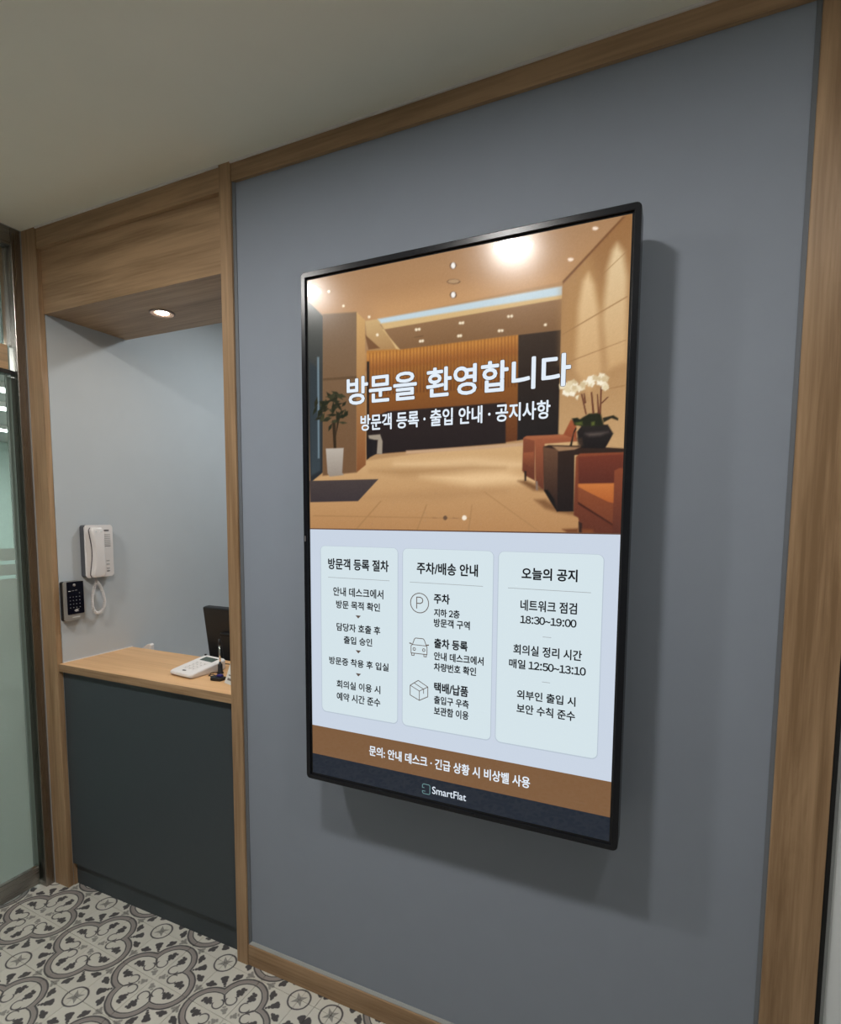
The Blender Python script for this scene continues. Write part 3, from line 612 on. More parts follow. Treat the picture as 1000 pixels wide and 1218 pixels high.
PIC = [
('3500,22170 11840,22040 11860,14990 3500,14960',(158,120,84),(186,146,100),1),
('3500,22170 11840,22040 10420,20770 5760,20590 5370,20580 5120,20860 4080,20950 3590,21280',(162,124,88),(190,144,98),1),
('5270,21390 8240,21300 10210,21100 10390,20710 5790,20620',(170,128,88),(206,158,108),12),
('5370,20600 5810,20600 6360,19770 5520,19820 5420,20210',(205,172,120),(170,130,84),1),
('5370,20260 5810,19870 5470,19870',(120,82,50),None,1),
('3530,16550 4030,16680 5100,16760 5410,17040 7420,17210 9540,17280 10500,17380 11790,17060 11860,14990 3500,14960',(208,170,122),(176,128,82),2),
('6250,16920 8310,16970 9940,16800 8310,16690',(240,206,160),None,9),
('6970,16600 9150,16670 9950,16410 8320,16330',(238,202,154),None,8),
('5510,16770 8310,16830 9150,16730 6490,16620',(170,130,86),None,7),
('4990,16070 7430,16240 9160,16190 7430,15970',(178,136,92),None,9),
('4990,15170 5810,15980 5860,15980 5050,15170',(168,126,82),None,0.9),
('6830,15160 7130,15890 7160,15880 6870,15160',(168,126,82),None,0.9),
('8240,15180 8340,15880 8360,15880 8280,15180',(168,126,82),None,0.9),
('8640,16180 9980,15250 10020,15250 8670,16180',(168,126,82),None,0.9),
('3680,15600 8330,15550 8330,15530 3680,15570',(168,126,82),None,0.9),
('3540,21420 4080,20900 4030,16770 3610,16500',(70,72,66),(38,42,46),1),
('3630,19770 3980,19510 3950,16820 3640,16690',(48,56,60),(56,66,72),2),
('3880,19860 3940,19850 3920,17160 3870,17160',(120,140,150),None,1.5),
('4080,20950 5120,20860 5100,16740 4020,16680',(126,100,74),(112,82,56),1.5),
('4060,19280 5110,19250 5110,19180 4060,19220',(100,76,52),None,1),
('5120,20860 5370,20620 5380,16930 5100,16740',(206,164,104),(132,82,48),1),
('5420,19850 6360,19780 9410,19750 9460,17360 9160,17330 5410,17190',(176,116,50),(92,50,28),1),
('5420,19770 6370,19750 9410,19730 9410,19340 5410,19370',(222,156,74),(146,82,40),5),
('5490,19780 5520,19780 5520,18720 5490,18720',(156,98,44),(96,54,30),1.2),
('5590,19780 5620,19780 5620,18710 5590,18720',(156,98,44),(96,54,30),1.2),
('5690,19780 5720,19780 5720,18710 5690,18710',(156,98,44),(96,54,30),1.2),
('5790,19780 5820,19780 5810,18710 5790,18710',(156,98,44),(96,54,30),1.2),
('5890,19780 5910,19770 5910,18700 5890,18710',(156,98,44),(96,54,30),1.2),
('5980,19780 6010,19770 6010,18700 5980,18700',(156,98,44),(96,54,30),1.2),
('6080,19780 6110,19770 6110,18700 6080,18700',(156,98,44),(96,54,30),1.2),
('6180,19780 6200,19770 6210,18690 6180,18700',(156,98,44),(96,54,30),1.2),
('6270,19780 6300,19770 6300,18690 6280,18690',(156,98,44),(96,54,30),1.2),
('6370,19770 6400,19770 6400,18690 6370,18690',(156,98,44),(96,54,30),1.2),
('6460,19770 6490,19770 6490,18690 6470,18690',(156,98,44),(96,54,30),1.2),
('6560,19770 6580,19770 6590,18680 6560,18680',(156,98,44),(96,54,30),1.2),
('6650,19770 6680,19770 6680,18680 6660,18680',(156,98,44),(96,54,30),1.2),
('6750,19770 6770,19770 6780,18680 6750,18680',(156,98,44),(96,54,30),1.2),
('6840,19770 6860,19770 6870,18670 6840,18680',(156,98,44),(96,54,30),1.2),
('6930,19770 6960,19770 6960,18670 6940,18670',(156,98,44),(96,54,30),1.2),
('7020,19770 7050,19770 7060,18670 7030,18670',(156,98,44),(96,54,30),1.2),
('7110,19770 7140,19770 7150,18660 7120,18670',(156,98,44),(96,54,30),1.2),
('7200,19770 7230,19770 7240,18660 7210,18660',(156,98,44),(96,54,30),1.2),
('7290,19770 7320,19770 7330,18660 7300,18660',(156,98,44),(96,54,30),1.2),
('7380,19770 7410,19760 7420,18660 7390,18660',(156,98,44),(96,54,30),1.2),
('7470,19770 7500,19760 7510,18650 7480,18660',(156,98,44),(96,54,30),1.2),
('7560,19770 7590,19760 7600,18650 7570,18650',(156,98,44),(96,54,30),1.2),
('7650,19770 7680,19760 7690,18650 7660,18650',(156,98,44),(96,54,30),1.2),
('7740,19760 7760,19760 7780,18640 7750,18650',(156,98,44),(96,54,30),1.2),
('7830,19760 7850,19760 7860,18640 7840,18640',(156,98,44),(96,54,30),1.2),
('7910,19760 7940,19760 7950,18640 7930,18640',(156,98,44),(96,54,30),1.2),
('8000,19760 8020,19760 8040,18640 8010,18640',(156,98,44),(96,54,30),1.2),
('8090,19760 8110,19760 8120,18630 8100,18640',(156,98,44),(96,54,30),1.2),
('8170,19760 8200,19760 8210,18630 8190,18630',(156,98,44),(96,54,30),1.2),
('8260,19760 8280,19760 8300,18630 8270,18630',(156,98,44),(96,54,30),1.2),
('8340,19760 8360,19760 8380,18630 8360,18630',(156,98,44),(96,54,30),1.2),
('8430,19760 8450,19760 8470,18620 8440,18620',(156,98,44),(96,54,30),1.2),
('8510,19760 8530,19760 8550,18620 8530,18620',(156,98,44),(96,54,30),1.2),
('8590,19760 8620,19760 8630,18620 8610,18620',(156,98,44),(96,54,30),1.2),
('8680,19760 8700,19760 8720,18610 8700,18620',(156,98,44),(96,54,30),1.2),
('8760,19760 8780,19760 8800,18610 8780,18610',(156,98,44),(96,54,30),1.2),
('8840,19760 8860,19750 8880,18610 8860,18610',(156,98,44),(96,54,30),1.2),
('8920,19760 8940,19750 8970,18610 8940,18610',(156,98,44),(96,54,30),1.2),
('9000,19760 9030,19750 9050,18600 9020,18610',(156,98,44),(96,54,30),1.2),
('9080,19760 9110,19750 9130,18600 9110,18600',(156,98,44),(96,54,30),1.2),
('9160,19750 9190,19750 9210,18600 9190,18600',(156,98,44),(96,54,30),1.2),
('9240,19750 9270,19750 9290,18600 9270,18600',(156,98,44),(96,54,30),1.2),
('9320,19750 9350,19750 9370,18590 9350,18600',(156,98,44),(96,54,30),1.2),
('5410,18080 6030,18270 9140,18250 9160,17310 5410,17190',(44,34,32),(34,26,26),1.2),
('5420,19580 5490,19570 5480,17100 5410,17060',(40,32,26),None,1),
('9410,19750 10380,19740 10400,17440 9440,17360',(58,44,34),(30,26,26),1),
('6560,17250 8720,17270 9570,17300 9580,17230 8730,17200 6560,17170',(196,160,126),None,1.5),
('5460,17690 5810,17700 5880,17520 5870,17190 5710,17200 5740,17560 5490,17580',(158,146,130),None,1),
('5410,17630 5690,17550 5690,17200 5410,17080',(30,28,30),None,1),
('5810,20460 10390,20420 10380,19740 9410,19750 6360,19770',(150,114,80),(128,94,62),1),
('5810,20500 10390,20510 10390,20400 5880,20320 6390,19760 6270,19800',(214,180,126),None,1),
('5740,20600 10390,20670 10390,20480 5840,20480',(196,214,222),None,1.6),
('10380,20760 11590,21870 11780,21930 11790,17060 10380,17460',(150,106,64),(196,158,112),1),
('10380,20760 10920,21270 11310,20180 10990,19160 10410,19040',(178,136,88),None,9),
('10930,20850 11050,20600 11170,20020 11280,18770 11020,18260 10710,18830 10740,20170 10820,20690',(240,210,164),(204,162,112),5),
('11500,21350 11630,21160 11730,20630 11780,18900 11390,18760 11250,19840 11320,20870 11410,21230',(244,222,180),(210,170,120),5),
('10410,19640 11740,20250 11750,20230 10420,19620',(160,120,78),None,0.8),
('10560,19030 11740,19350 11740,19340 10560,19010',(160,120,78),None,0.8),
('11120,20700 11740,21200 11740,21190 11120,20680',(160,120,78),None,0.8),
('11300,18360 11760,18410 11760,18390 11300,18340',(160,120,78),None,0.8),
('10380,20770 11600,21880 11650,21870 10400,20720',(120,78,48),None,1.2),
('3580,16550 5760,16550 5140,15980 3600,15960',(72,62,60),(60,52,54),0.8),
('4130,17410 4700,17400 4650,16750 4700,16680 4250,16650 4180,16740',(186,176,164),(150,138,126),1),
('4340,18150 4450,18140 4470,17410 4380,17410',(52,40,26),None,0.8),
('4500,18180 4580,18310 4610,18270 4500,17870 4450,17700',(52,40,26),None,0.8),
('4430,18350 4310,18360 4230,18450 4360,18440',(58,58,38),None,0.9),
('4450,18600 4420,18710 4480,18810 4510,18700',(44,46,30),None,0.9),
('4220,17870 4230,17990 4340,18070 4320,17950',(34,38,24),None,0.9),
('4000,18160 4150,18250 4330,18280 4190,18190',(58,58,38),None,0.9),
('4160,18530 4080,18630 4140,18730 4220,18630',(58,58,38),None,0.9),
('4670,18350 4540,18460 4480,18610 4610,18500',(40,40,26),None,0.9),
('4160,18410 4020,18520 3950,18670 4090,18560',(44,46,30),None,0.9),
('3710,18330 3750,18470 3870,18570 3830,18430',(34,38,24),None,0.9),
('4800,18210 4720,18310 4750,18420 4830,18320',(58,58,38),None,0.9),
('4030,18580 4160,18680 4330,18690 4210,18600',(34,38,24),None,0.9),
('4820,18050 4680,18030 4540,18090 4690,18100',(58,58,38),None,0.9),
('4390,18650 4220,18760 4160,18920 4330,18820',(40,40,26),None,0.9),
('4790,18730 4620,18720 4480,18820 4650,18830',(58,58,38),None,0.9),
('4570,18230 4480,18300 4460,18400 4550,18330',(34,38,24),None,0.9),
('3970,18130 3960,18260 4040,18370 4050,18240',(34,38,24),None,0.9),
('4340,18300 4340,18470 4450,18600 4450,18430',(40,40,26),None,0.9),
('3960,18450 4050,18550 4200,18540 4120,18440',(34,38,24),None,0.9),
('4240,18470 4090,18460 3940,18520 4100,18540',(40,40,26),None,0.9),
('4580,18520 4460,18580 4400,18690 4530,18630',(34,38,24),None,0.9),
('3980,18400 4100,18460 4240,18460 4120,18390',(40,40,26),None,0.9),
('4650,18490 4680,18580 4790,18620 4760,18520',(40,40,26),None,0.9),
('4300,18100 4420,18170 4570,18140 4450,18070',(58,58,38),None,0.9),
('4390,18670 4410,18800 4540,18850 4520,18720',(40,40,26),None,0.9),
('4730,18210 4720,18320 4840,18370 4840,18260',(34,38,24),None,0.9),
('4190,18650 4320,18740 4500,18740 4370,18650',(40,40,26),None,0.9),
('4500,18760 4310,18740 4120,18790 4310,18810',(58,58,38),None,0.9),
('4520,18200 4640,18290 4810,18280 4690,18180',(34,38,24),None,0.9),
('4490,18090 4460,18240 4560,18370 4600,18210',(40,40,26),None,0.9),
('4390,18340 4330,18500 4380,18640 4450,18490',(34,38,24),None,0.9),
('4300,18450 4420,18520 4560,18500 4450,18430',(44,46,30),None,0.9),
('4530,18270 4610,18370 4740,18400 4670,18300',(40,40,26),None,0.9),
('4340,18530 4500,18600 4680,18580 4520,18510',(40,40,26),None,0.9),
('3860,18220 3880,18390 4010,18500 4000,18340',(40,40,26),None,0.9),
('3780,18200 3880,18270 4020,18260 3920,18190',(40,40,26),None,0.9),
('4600,18630 4470,18590 4350,18650 4470,18690',(44,46,30),None,0.9),
('3990,18510 3930,18610 3980,18710 4030,18610',(58,58,38),None,0.9),
('3960,18120 3970,18270 4100,18370 4090,18220',(58,58,38),None,0.9),
('3790,18500 3770,18670 3870,18800 3890,18640',(40,40,26),None,0.9),
('3960,18490 4030,18600 4180,18630 4110,18520',(34,38,24),None,0.9),
('3900,18300 3880,18430 4010,18510 4020,18380',(34,38,24),None,0.9),
('4210,18580 4040,18570 3920,18680 4090,18690',(34,38,24),None,0.9),
('4020,18140 4150,18230 4330,18220 4190,18130',(44,46,30),None,0.9),
('4610,18770 4440,18810 4330,18920 4500,18890',(44,46,30),None,0.9),
('4280,18670 4300,18810 4430,18900 4410,18750',(58,58,38),None,0.9),
('4690,18660 4540,18730 4470,18850 4610,18780',(58,58,38),None,0.9),
('4170,18300 4350,18340 4540,18280 4350,18250',(40,40,26),None,0.9),
('9480,16420 9680,16430 10070,16240 10070,16180 9850,16200',(120,82,50),None,3),
('9880,15980 10120,15990 10420,15800 10790,15710 10790,15630 10420,15690 10120,15780',(130,90,56),None,3),
('10490,17430 10650,17760 10760,17680 10790,17300 10500,17310',(162,88,54),(138,70,44),0.9),
('9580,17410 9650,17450 10490,17440 10740,17330 9850,17330 9840,17090 9600,17040',(166,98,64),(142,78,50),0.9),
('9580,17410 9850,17330 9870,16420 9670,16530 9570,16660',(132,72,48),(98,50,34),0.9),
('9590,17070 9830,17080 9850,16750 9800,16710 9580,16850',(152,84,54),(108,58,38),0.9),
('9620,16660 9670,16640 9670,16420 9630,16420',(40,26,22),None,0.7),
('9850,17330 9910,17370 10740,17360 10820,17270 10080,17250 10080,16200 9890,16350',(156,88,58),(98,52,36),0.9),
('9890,16420 9940,16400 9950,16190 9900,16210',(130,110,96),None,0.7),
('10050,17190 10170,17220 10870,17170 11790,17070 11800,16970 10750,16970 10770,15710 10400,15710 10090,16180',(50,34,26),(26,18,18),0.9),
('10050,17180 10380,17110 10400,15710 10290,15990 10090,16240',(104,72,52),(40,26,22),0.9),
('10250,17190 10870,17140 10750,17090 10400,17070',(156,120,88),None,1),
('10090,16200 10170,16210 10330,15990 10400,15710 10240,15940',(18,14,14),None,0.9),
('10780,16930 10870,17000 11800,16990 11860,15190 10960,15250 10870,15570 10770,15630',(134,68,42),(92,46,32),0.9),
('10830,16930 11800,16950 11810,16610 11630,16600 11620,16330 10860,16330',(112,52,36),(86,40,30),1.2),
('10850,16330 11620,16330 11630,15890 11500,15920 11140,16100 10850,16260',(196,116,58),(172,92,44),1),
('10850,16260 11140,16100 11500,15910 11620,15880 11610,15450 10860,15920',(136,72,42),(112,58,36),1),
('10860,15930 11610,15440 11620,15400 10860,15880',(60,26,18),None,0.9),
('11610,16600 11700,16650 11810,16650 11860,15190 11620,15230',(134,70,44),(84,42,32),0.9),
('10880,15490 10960,15450 10970,15230 10890,15240',(50,30,24),None,0.8),
('10530,15310 10880,15330 10880,15230 10640,15230',(110,64,36),None,2),
('10960,15320 11200,15320 11210,15220 10970,15230',(120,66,36),None,2),
('10790,17480 10890,17610 11440,17600 11560,17400 11460,17200 11400,17090 10910,17120 10820,17270',(40,34,32),(24,20,20),0.9),
('10980,17430 11450,17440 11290,17380 11060,17370',(96,84,78),None,3),
('10800,17340 10900,17340 10930,17170 10830,17180',(60,46,36),None,2),
('10890,17780 11040,17860 11280,17860 11360,17580 10890,17590 10730,17660',(34,36,22),None,1.2),
('10670,17780 10790,17790 10920,17690 10890,17610 10730,17630',(30,34,22),None,1),
('10730,17680 10890,17700 10910,17620 10770,17630',(84,92,42),None,1.5),
('11090,17670 11160,17680 11160,17600 11100,17600',(92,100,44),None,1.5),
('11330,17750 11550,17790 11650,17720 11650,17670 11510,17730 11350,17650',(40,38,26),None,0.9),
('10640,17180 10720,17500 10760,17580 10780,17550 10720,17440 10690,17170',(30,26,20),None,0.8),
('10850,18300 10880,18300 10990,17850 10960,17850',(92,50,36),None,0.7),
('10910,18310 10930,18310 10970,18090 10930,18090',(92,50,36),None,0.7),
('11060,18320 11090,18320 11150,17860 11110,17860',(92,50,36),None,0.7),
('11260,18400 11290,18400 11290,17830 11260,17830',(92,50,36),None,0.7),
('11190,18270 11210,18270 11260,17850 11220,17850',(92,50,36),None,0.7),
('11280,18070 11310,18060 11440,18190 11410,18190',(92,50,36),None,0.7),
('10970,18530 10980,18490 10940,18490 10900,18470 10880,18510 10850,18540 10880,18570 10900,18600 10940,18580 10980,18570',(240,226,196),None,0.9),
('10590,18290 10560,18260 10530,18300 10490,18320 10510,18360 10520,18400 10560,18390 10600,18390 10610,18340 10630,18300',(248,238,214),None,0.9),
('10620,18450 10590,18470 10600,18490 10590,18530 10630,18520 10650,18530 10670,18500 10690,18480 10660,18460 10650,18440',(240,226,196),None,0.9),
('10610,18320 10600,18370 10640,18380 10680,18400 10710,18360 10740,18330 10720,18300 10700,18250 10660,18270 10610,18280',(248,238,214),None,0.9),
('10710,18550 10730,18570 10760,18550 10790,18530 10770,18510 10770,18470 10740,18480 10710,18470 10700,18510 10680,18540',(248,238,214),None,0.9),
('10690,18470 10730,18460 10730,18420 10740,18370 10700,18370 10660,18350 10640,18390 10600,18420 10630,18450 10650,18490',(240,226,196),None,0.9),
('10550,18530 10560,18490 10530,18480 10500,18450 10470,18480 10440,18510 10460,18540 10460,18570 10500,18560 10540,18570',(240,226,196),None,0.9),
('10560,18320 10530,18280 10490,18310 10440,18330 10450,18370 10450,18420 10500,18420 10540,18430 10560,18390 10600,18350',(248,238,214),None,0.9),
('10430,18450 10380,18450 10370,18500 10360,18550 10400,18570 10440,18590 10480,18550 10520,18520 10490,18480 10480,18430',(226,208,170),None,0.9),
('10400,18480 10380,18510 10410,18520 10430,18550 10460,18520 10490,18510 10480,18480 10480,18440 10450,18450 10410,18440',(240,226,196),None,0.9),
('10830,18470 10850,18510 10890,18490 10940,18480 10930,18440 10940,18390 10900,18380 10860,18360 10840,18410 10800,18440',(226,208,170),None,0.9),
('10800,18490 10860,18500 10870,18440 10890,18390 10840,18370 10810,18330 10770,18380 10720,18410 10740,18450 10750,18510',(240,226,196),None,0.9),
('10770,18440 10800,18400 10760,18370 10740,18330 10700,18360 10650,18370 10660,18420 10650,18470 10700,18470 10740,18480',(226,208,170),None,0.9),
('10740,18530 10730,18480 10680,18500 10620,18500 10620,18550 10600,18600 10650,18620 10690,18640 10720,18600 10770,18570',(212,190,150),None,0.9),
('10690,18450 10660,18450 10650,18480 10630,18510 10660,18530 10680,18550 10710,18530 10740,18520 10730,18480 10730,18450',(248,238,214),None,0.9),
('10660,18420 10630,18450 10650,18480 10670,18510 10700,18490 10740,18490 10740,18450 10750,18410 10710,18410 10680,18390',(212,190,150),None,0.9),
('10550,18500 10550,18540 10590,18530 10630,18540 10640,18500 10660,18460 10630,18440 10600,18410 10570,18450 10530,18470',(240,226,196),None,0.9),
('10560,18450 10590,18460 10610,18420 10640,18390 10610,18370 10590,18340 10560,18360 10520,18370 10530,18410 10520,18440',(226,208,170),None,0.9),
('10500,18590 10540,18560 10520,18520 10510,18480 10460,18490 10420,18500 10410,18540 10390,18590 10440,18600 10470,18630',(240,226,196),None,0.9),
('10600,18420 10600,18380 10560,18380 10520,18370 10500,18410 10470,18450 10510,18470 10530,18510 10570,18480 10610,18460',(226,208,170),None,0.9),
('10910,18440 10870,18410 10840,18460 10800,18490 10830,18530 10840,18570 10890,18550 10940,18540 10940,18490 10950,18440',(212,190,150),None,0.9),
('10570,18500 10530,18520 10550,18560 10550,18610 10590,18600 10640,18600 10650,18560 10670,18520 10630,18500 10600,18470',(226,208,170),None,0.9),
('11000,18520 10990,18570 11040,18570 11090,18590 11110,18540 11150,18500 11120,18470 11090,18420 11050,18450 10990,18460',(248,238,214),None,0.9),
('11340,18460 11370,18490 11400,18460 11430,18430 11410,18400 11410,18360 11370,18370 11330,18370 11320,18410 11310,18450',(240,226,196),None,0.9),
('11340,18650 11390,18630 11380,18590 11380,18540 11330,18550 11290,18540 11280,18580 11250,18620 11280,18640 11310,18680',(248,238,214),None,0.9),
('11370,18530 11390,18480 11340,18470 11300,18440 11270,18490 11230,18520 11260,18560 11270,18610 11320,18590 11370,18580',(240,226,196),None,0.9),
('11400,18350 11360,18320 11320,18350 11280,18380 11290,18430 11300,18480 11350,18470 11400,18480 11410,18420 11440,18380',(240,226,196),None,0.9),
('11230,18460 11180,18470 11180,18520 11170,18580 11220,18580 11270,18610 11300,18550 11340,18510 11300,18480 11280,18430',(248,238,214),None,0.9),
('11330,18600 11310,18630 11340,18640 11360,18660 11380,18630 11410,18620 11400,18590 11390,18560 11360,18570 11330,18570',(226,208,170),None,0.9),
('11000,18530 11020,18560 11060,18540 11090,18520 11080,18490 11090,18450 11050,18450 11010,18440 11000,18480 10970,18510',(226,208,170),None,0.9),
('11280,18700 11340,18690 11340,18640 11360,18580 11310,18570 11270,18540 11230,18590 11190,18630 11220,18670 11230,18720',(240,226,196),None,0.9),
('11090,18640 11110,18600 11080,18590 11060,18560 11030,18590 10990,18600 11000,18640 11000,18670 11040,18670 11080,18670',(240,226,196),None,0.9),
('11390,18360 11370,18330 11350,18350 11320,18350 11320,18380 11310,18410 11340,18420 11370,18430 11380,18400 11400,18380',(226,208,170),None,0.9),
('11100,18550 11050,18550 11040,18600 11020,18650 11060,18660 11100,18690 11130,18660 11180,18630 11160,18590 11150,18540',(248,238,214),None,0.9),
('11280,18550 11260,18590 11290,18610 11300,18640 11340,18620 11380,18610 11370,18570 11370,18530 11340,18530 11300,18520',(212,190,150),None,0.9),
('10970,18610 10990,18660 11040,18640 11100,18630 11100,18580 11120,18520 11070,18510 11030,18480 10990,18530 10940,18560',(248,238,214),None,0.9),
('11220,18630 11250,18640 11260,18600 11290,18570 11260,18560 11240,18530 11210,18550 11180,18570 11190,18600 11190,18640',(212,190,150),None,0.9),
('11180,18650 11210,18620 11180,18590 11170,18550 11130,18570 11090,18580 11090,18620 11080,18660 11120,18670 11150,18680',(212,190,150),None,0.9),
('11420,18560 11410,18510 11370,18520 11320,18520 11310,18560 11290,18610 11330,18630 11360,18660 11400,18620 11440,18600',(212,190,150),None,0.9),
('11390,18350 11360,18330 11340,18370 11310,18400 11340,18430 11360,18460 11390,18440 11430,18430 11420,18390 11430,18350',(226,208,170),None,0.9),
('10750,18270 10810,18280 10780,18170 10730,18230',(236,222,190),None,0.8),
('7880,21540 7850,21490 7790,21470 7720,21510 7700,21570 7720,21620 7790,21630 7850,21600',(96,70,50),None,1),
('7850,21540 7830,21490 7790,21480 7750,21510 7730,21560 7750,21610 7790,21630 7830,21600',(250,244,236),None,1),
('7890,20860 7870,20810 7800,20800 7740,20830 7710,20890 7730,20940 7800,20960 7870,20920',(96,70,50),None,1),
('7860,20870 7840,20820 7800,20810 7760,20830 7740,20890 7760,20940 7800,20950 7840,20930',(250,244,236),None,1),
('7990,21150 7930,21120 7810,21120 7680,21160 7620,21210 7680,21250 7800,21250 7930,21210',(120,88,62),None,0.8),
('7960,21170 7910,21140 7810,21140 7700,21170 7650,21210 7700,21240 7800,21240 7910,21210',(180,146,108),None,0.8),
('6870,20190 6860,20170 6830,20160 6800,20180 6790,20200 6800,20230 6830,20230 6860,20220',(252,236,206),None,1.1),
('6950,20190 6940,20170 6910,20160 6880,20180 6870,20200 6880,20220 6910,20230 6930,20220',(252,236,206),None,1.1),
('6980,19900 6960,19880 6940,19870 6910,19890 6900,19910 6910,19930 6940,19940 6960,19930',(252,236,206),None,1.1),
('7040,19900 7030,19880 7010,19870 6980,19880 6970,19910 6980,19930 7000,19940 7030,19930',(252,236,206),None,1.1),
('8030,20190 8020,20170 7990,20170 7960,20180 7950,20200 7960,20230 7990,20230 8010,20220',(252,236,206),None,1.1),
('8090,20190 8080,20170 8060,20160 8030,20180 8020,20200 8030,20220 8060,20230 8080,20220',(252,236,206),None,1.1),
('7980,19900 7970,19880 7940,19870 7920,19890 7910,19910 7920,19930 7940,19940 7970,19930',(252,236,206),None,1.1),
('8040,19900 8030,19880 8010,19870 7980,19880 7970,19910 7980,19930 8010,19940 8030,19920',(252,236,206),None,1.1),
('9200,20180 9190,20160 9170,20160 9150,20170 9140,20190 9140,20210 9170,20220 9190,20210',(252,236,206),None,1.1),
('9280,20180 9270,20160 9250,20150 9220,20170 9210,20190 9220,20210 9250,20220 9270,20200',(252,236,206),None,1.1),
('10060,19890 10050,19860 10030,19860 10000,19870 9990,19890 10000,19910 10020,19920 10050,19910',(252,236,206),None,1.1),
('8990,19890 8980,19870 8960,19860 8930,19880 8920,19900 8930,19920 8950,19930 8980,19920',(252,236,206),None,1.1),
('9060,19890 9050,19870 9030,19860 9010,19870 8990,19900 9000,19920 9030,19920 9050,19910',(252,236,206),None,1.1),
('4760,21070 4750,21040 4720,21040 4690,21050 4680,21080 4690,21100 4720,21110 4750,21090',(252,236,206),None,1.1),
('4310,21500 4300,21480 4270,21470 4240,21490 4220,21510 4240,21540 4270,21540 4300,21530',(252,236,206),None,1.1),
('5770,20200 5760,20180 5730,20170 5700,20190 5690,20220 5700,20240 5730,20250 5760,20230',(252,236,206),None,1.1),
('5530,20680 5520,20660 5490,20650 5460,20670 5450,20690 5460,20720 5490,20720 5520,20710',(252,236,206),None,1.1),
('11110,21740 11090,21720 11050,21710 11000,21730 10980,21770 11000,21790 11040,21790 11090,21770',(250,226,204),None,1),
('10610,21190 10590,21170 10540,21160 10500,21180 10480,21220 10490,21240 10540,21240 10590,21220',(250,226,204),None,1),
('6780,20030 7020,20030 7020,20010 6780,20010',(110,80,54),None,0.8),
('7310,15560 7440,15550 7440,15540 7310,15540',(150,110,76),None,0.7),
('7850,15560 7970,15550 7970,15540 7850,15540',(150,110,76),None,0.7),
('7710,15550 7690,15510 7650,15490 7610,15510 7590,15550 7610,15590 7650,15610 7690,15590',(104,78,58),None,0.8),
('8220,15550 8200,15510 8150,15490 8110,15510 8090,15550 8110,15600 8150,15620 8200,15600',(246,232,212),None,0.8),
]
# -- picture: the lobby photograph shown on the upper half, rasterised to vertex colours of the flat panel
def picture():
    nx = 410; nz = int(round(nx*(SZ1-ZM)/(SX1-SX0)))
    xs = np.linspace(SX0, SX1, nx+1); zs = np.linspace(ZM, SZ1, nz+1)
    img = np.zeros((nz+1, nx+1, 3)); hx = xs[1]-xs[0]; hz = zs[1]-zs[0]
    for s, c, c2, soft in PIC:
        pts = np.array([[float(v)*1e-4 for v in p.split(',')] for p in s.split(' ')])
        sf = soft*.0021*1.0
        lo = pts.min(0)-sf*1.5; hi = pts.max(0)+sf*1.5
        i0, i1 = max(0, int((lo[0]-SX0)/hx)), min(nx+1, int((hi[0]-SX0)/hx)+2); j0, j1 = max(0, int((lo[1]-ZM)/hz)), min(nz+1, int((hi[1]-ZM)/hz)+2)
        if i0 >= i1 or j0 >= j1: continue
        Xg, Zg = np.meshgrid(xs[i0:i1], zs[j0:j1]); ins = np.zeros(Xg.shape, bool); dd = np.full(Xg.shape, 1e9)
        for a, b2 in zip(pts, np.roll(pts, -1, axis=0)):
            e = b2-a; L2 = max(1e-12, e@e); t = np.clip(((Xg-a[0])*e[0]+(Zg-a[1])*e[1])/L2, 0, 1)
            dd = np.minimum(dd, np.hypot(Xg-a[0]-t*e[0], Zg-a[1]-t*e[1]))
            cond = (a[1] > Zg) != (b2[1] > Zg)
            with np.errstate(divide='ignore', invalid='ignore'): xi = a[0]+(Zg-a[1])*e[0]/e[1] if e[1] != 0 else np.full(Xg.shape, 1e9)
            ins ^= cond & (Xg < xi)
        sd = np.where(ins, dd, -dd); al = np.clip(.5+sd/sf*.5 if soft <= 2 else .5+sd/sf*.5, 0, 1); al = al*al*(3-2*al)
        if soft > 3: al *= .8
        c = np.array(c, float); c2 = c if c2 is None else np.array(c2, float)
        g = np.clip((pts[:, 1].max()-Zg)/(pts[:, 1].max()-pts[:, 1].min()+1e-9), 0, 1)[..., None]
        colr = c+(c2-c)*g
        img[j0:j1, i0:i1] = img[j0:j1, i0:i1]*(1-al[..., None])+colr*al[..., None]
    rng = np.random.default_rng(3)
    img = np.clip(img+rng.normal(0, 1.6, img.shape[:2])[..., None], 0, 255)/255
    l = np.where(img <= .04045, img/12.92, ((img+.055)/1.055)**2.4)
    Xg, Zg = np.meshgrid(xs, zs); co = np.stack([Xg, np.full(Xg.shape, YS), Zg], -1).reshape(-1, 3)
    idx = np.arange((nx+1)*(nz+1)).reshape(nz+1, nx+1); q = np.stack([idx[:-1, :-1], idx[:-1, 1:], idx[1:, 1:], idx[1:, :-1]], -1).reshape(-1, 4)
    me = bpy.data.meshes.new('lobby_picture'); me.vertices.add(len(co)); me.vertices.foreach_set('co', co.ravel())
    me.loops.add(q.size); me.loops.foreach_set('vertex_index', q.ravel()); me.polygons.add(len(q)); me.polygons.foreach_set('loop_start', np.arange(0, q.size, 4)); me.update(calc_edges=True)
    at = me.color_attributes.new('picture', 'FLOAT_COLOR', 'POINT'); rgba = np.ones((len(co), 4)); rgba[:, :3] = l.reshape(-1, 3); at.data.foreach_set('color', rgba.ravel())
    me.materials.append(screen_mat('lit_lobby_picture', attr=True)); return me
scr = link('screen', picture(), tv)
tag(scr, 'photo of a warm lit lobby on the upper half of the screen')
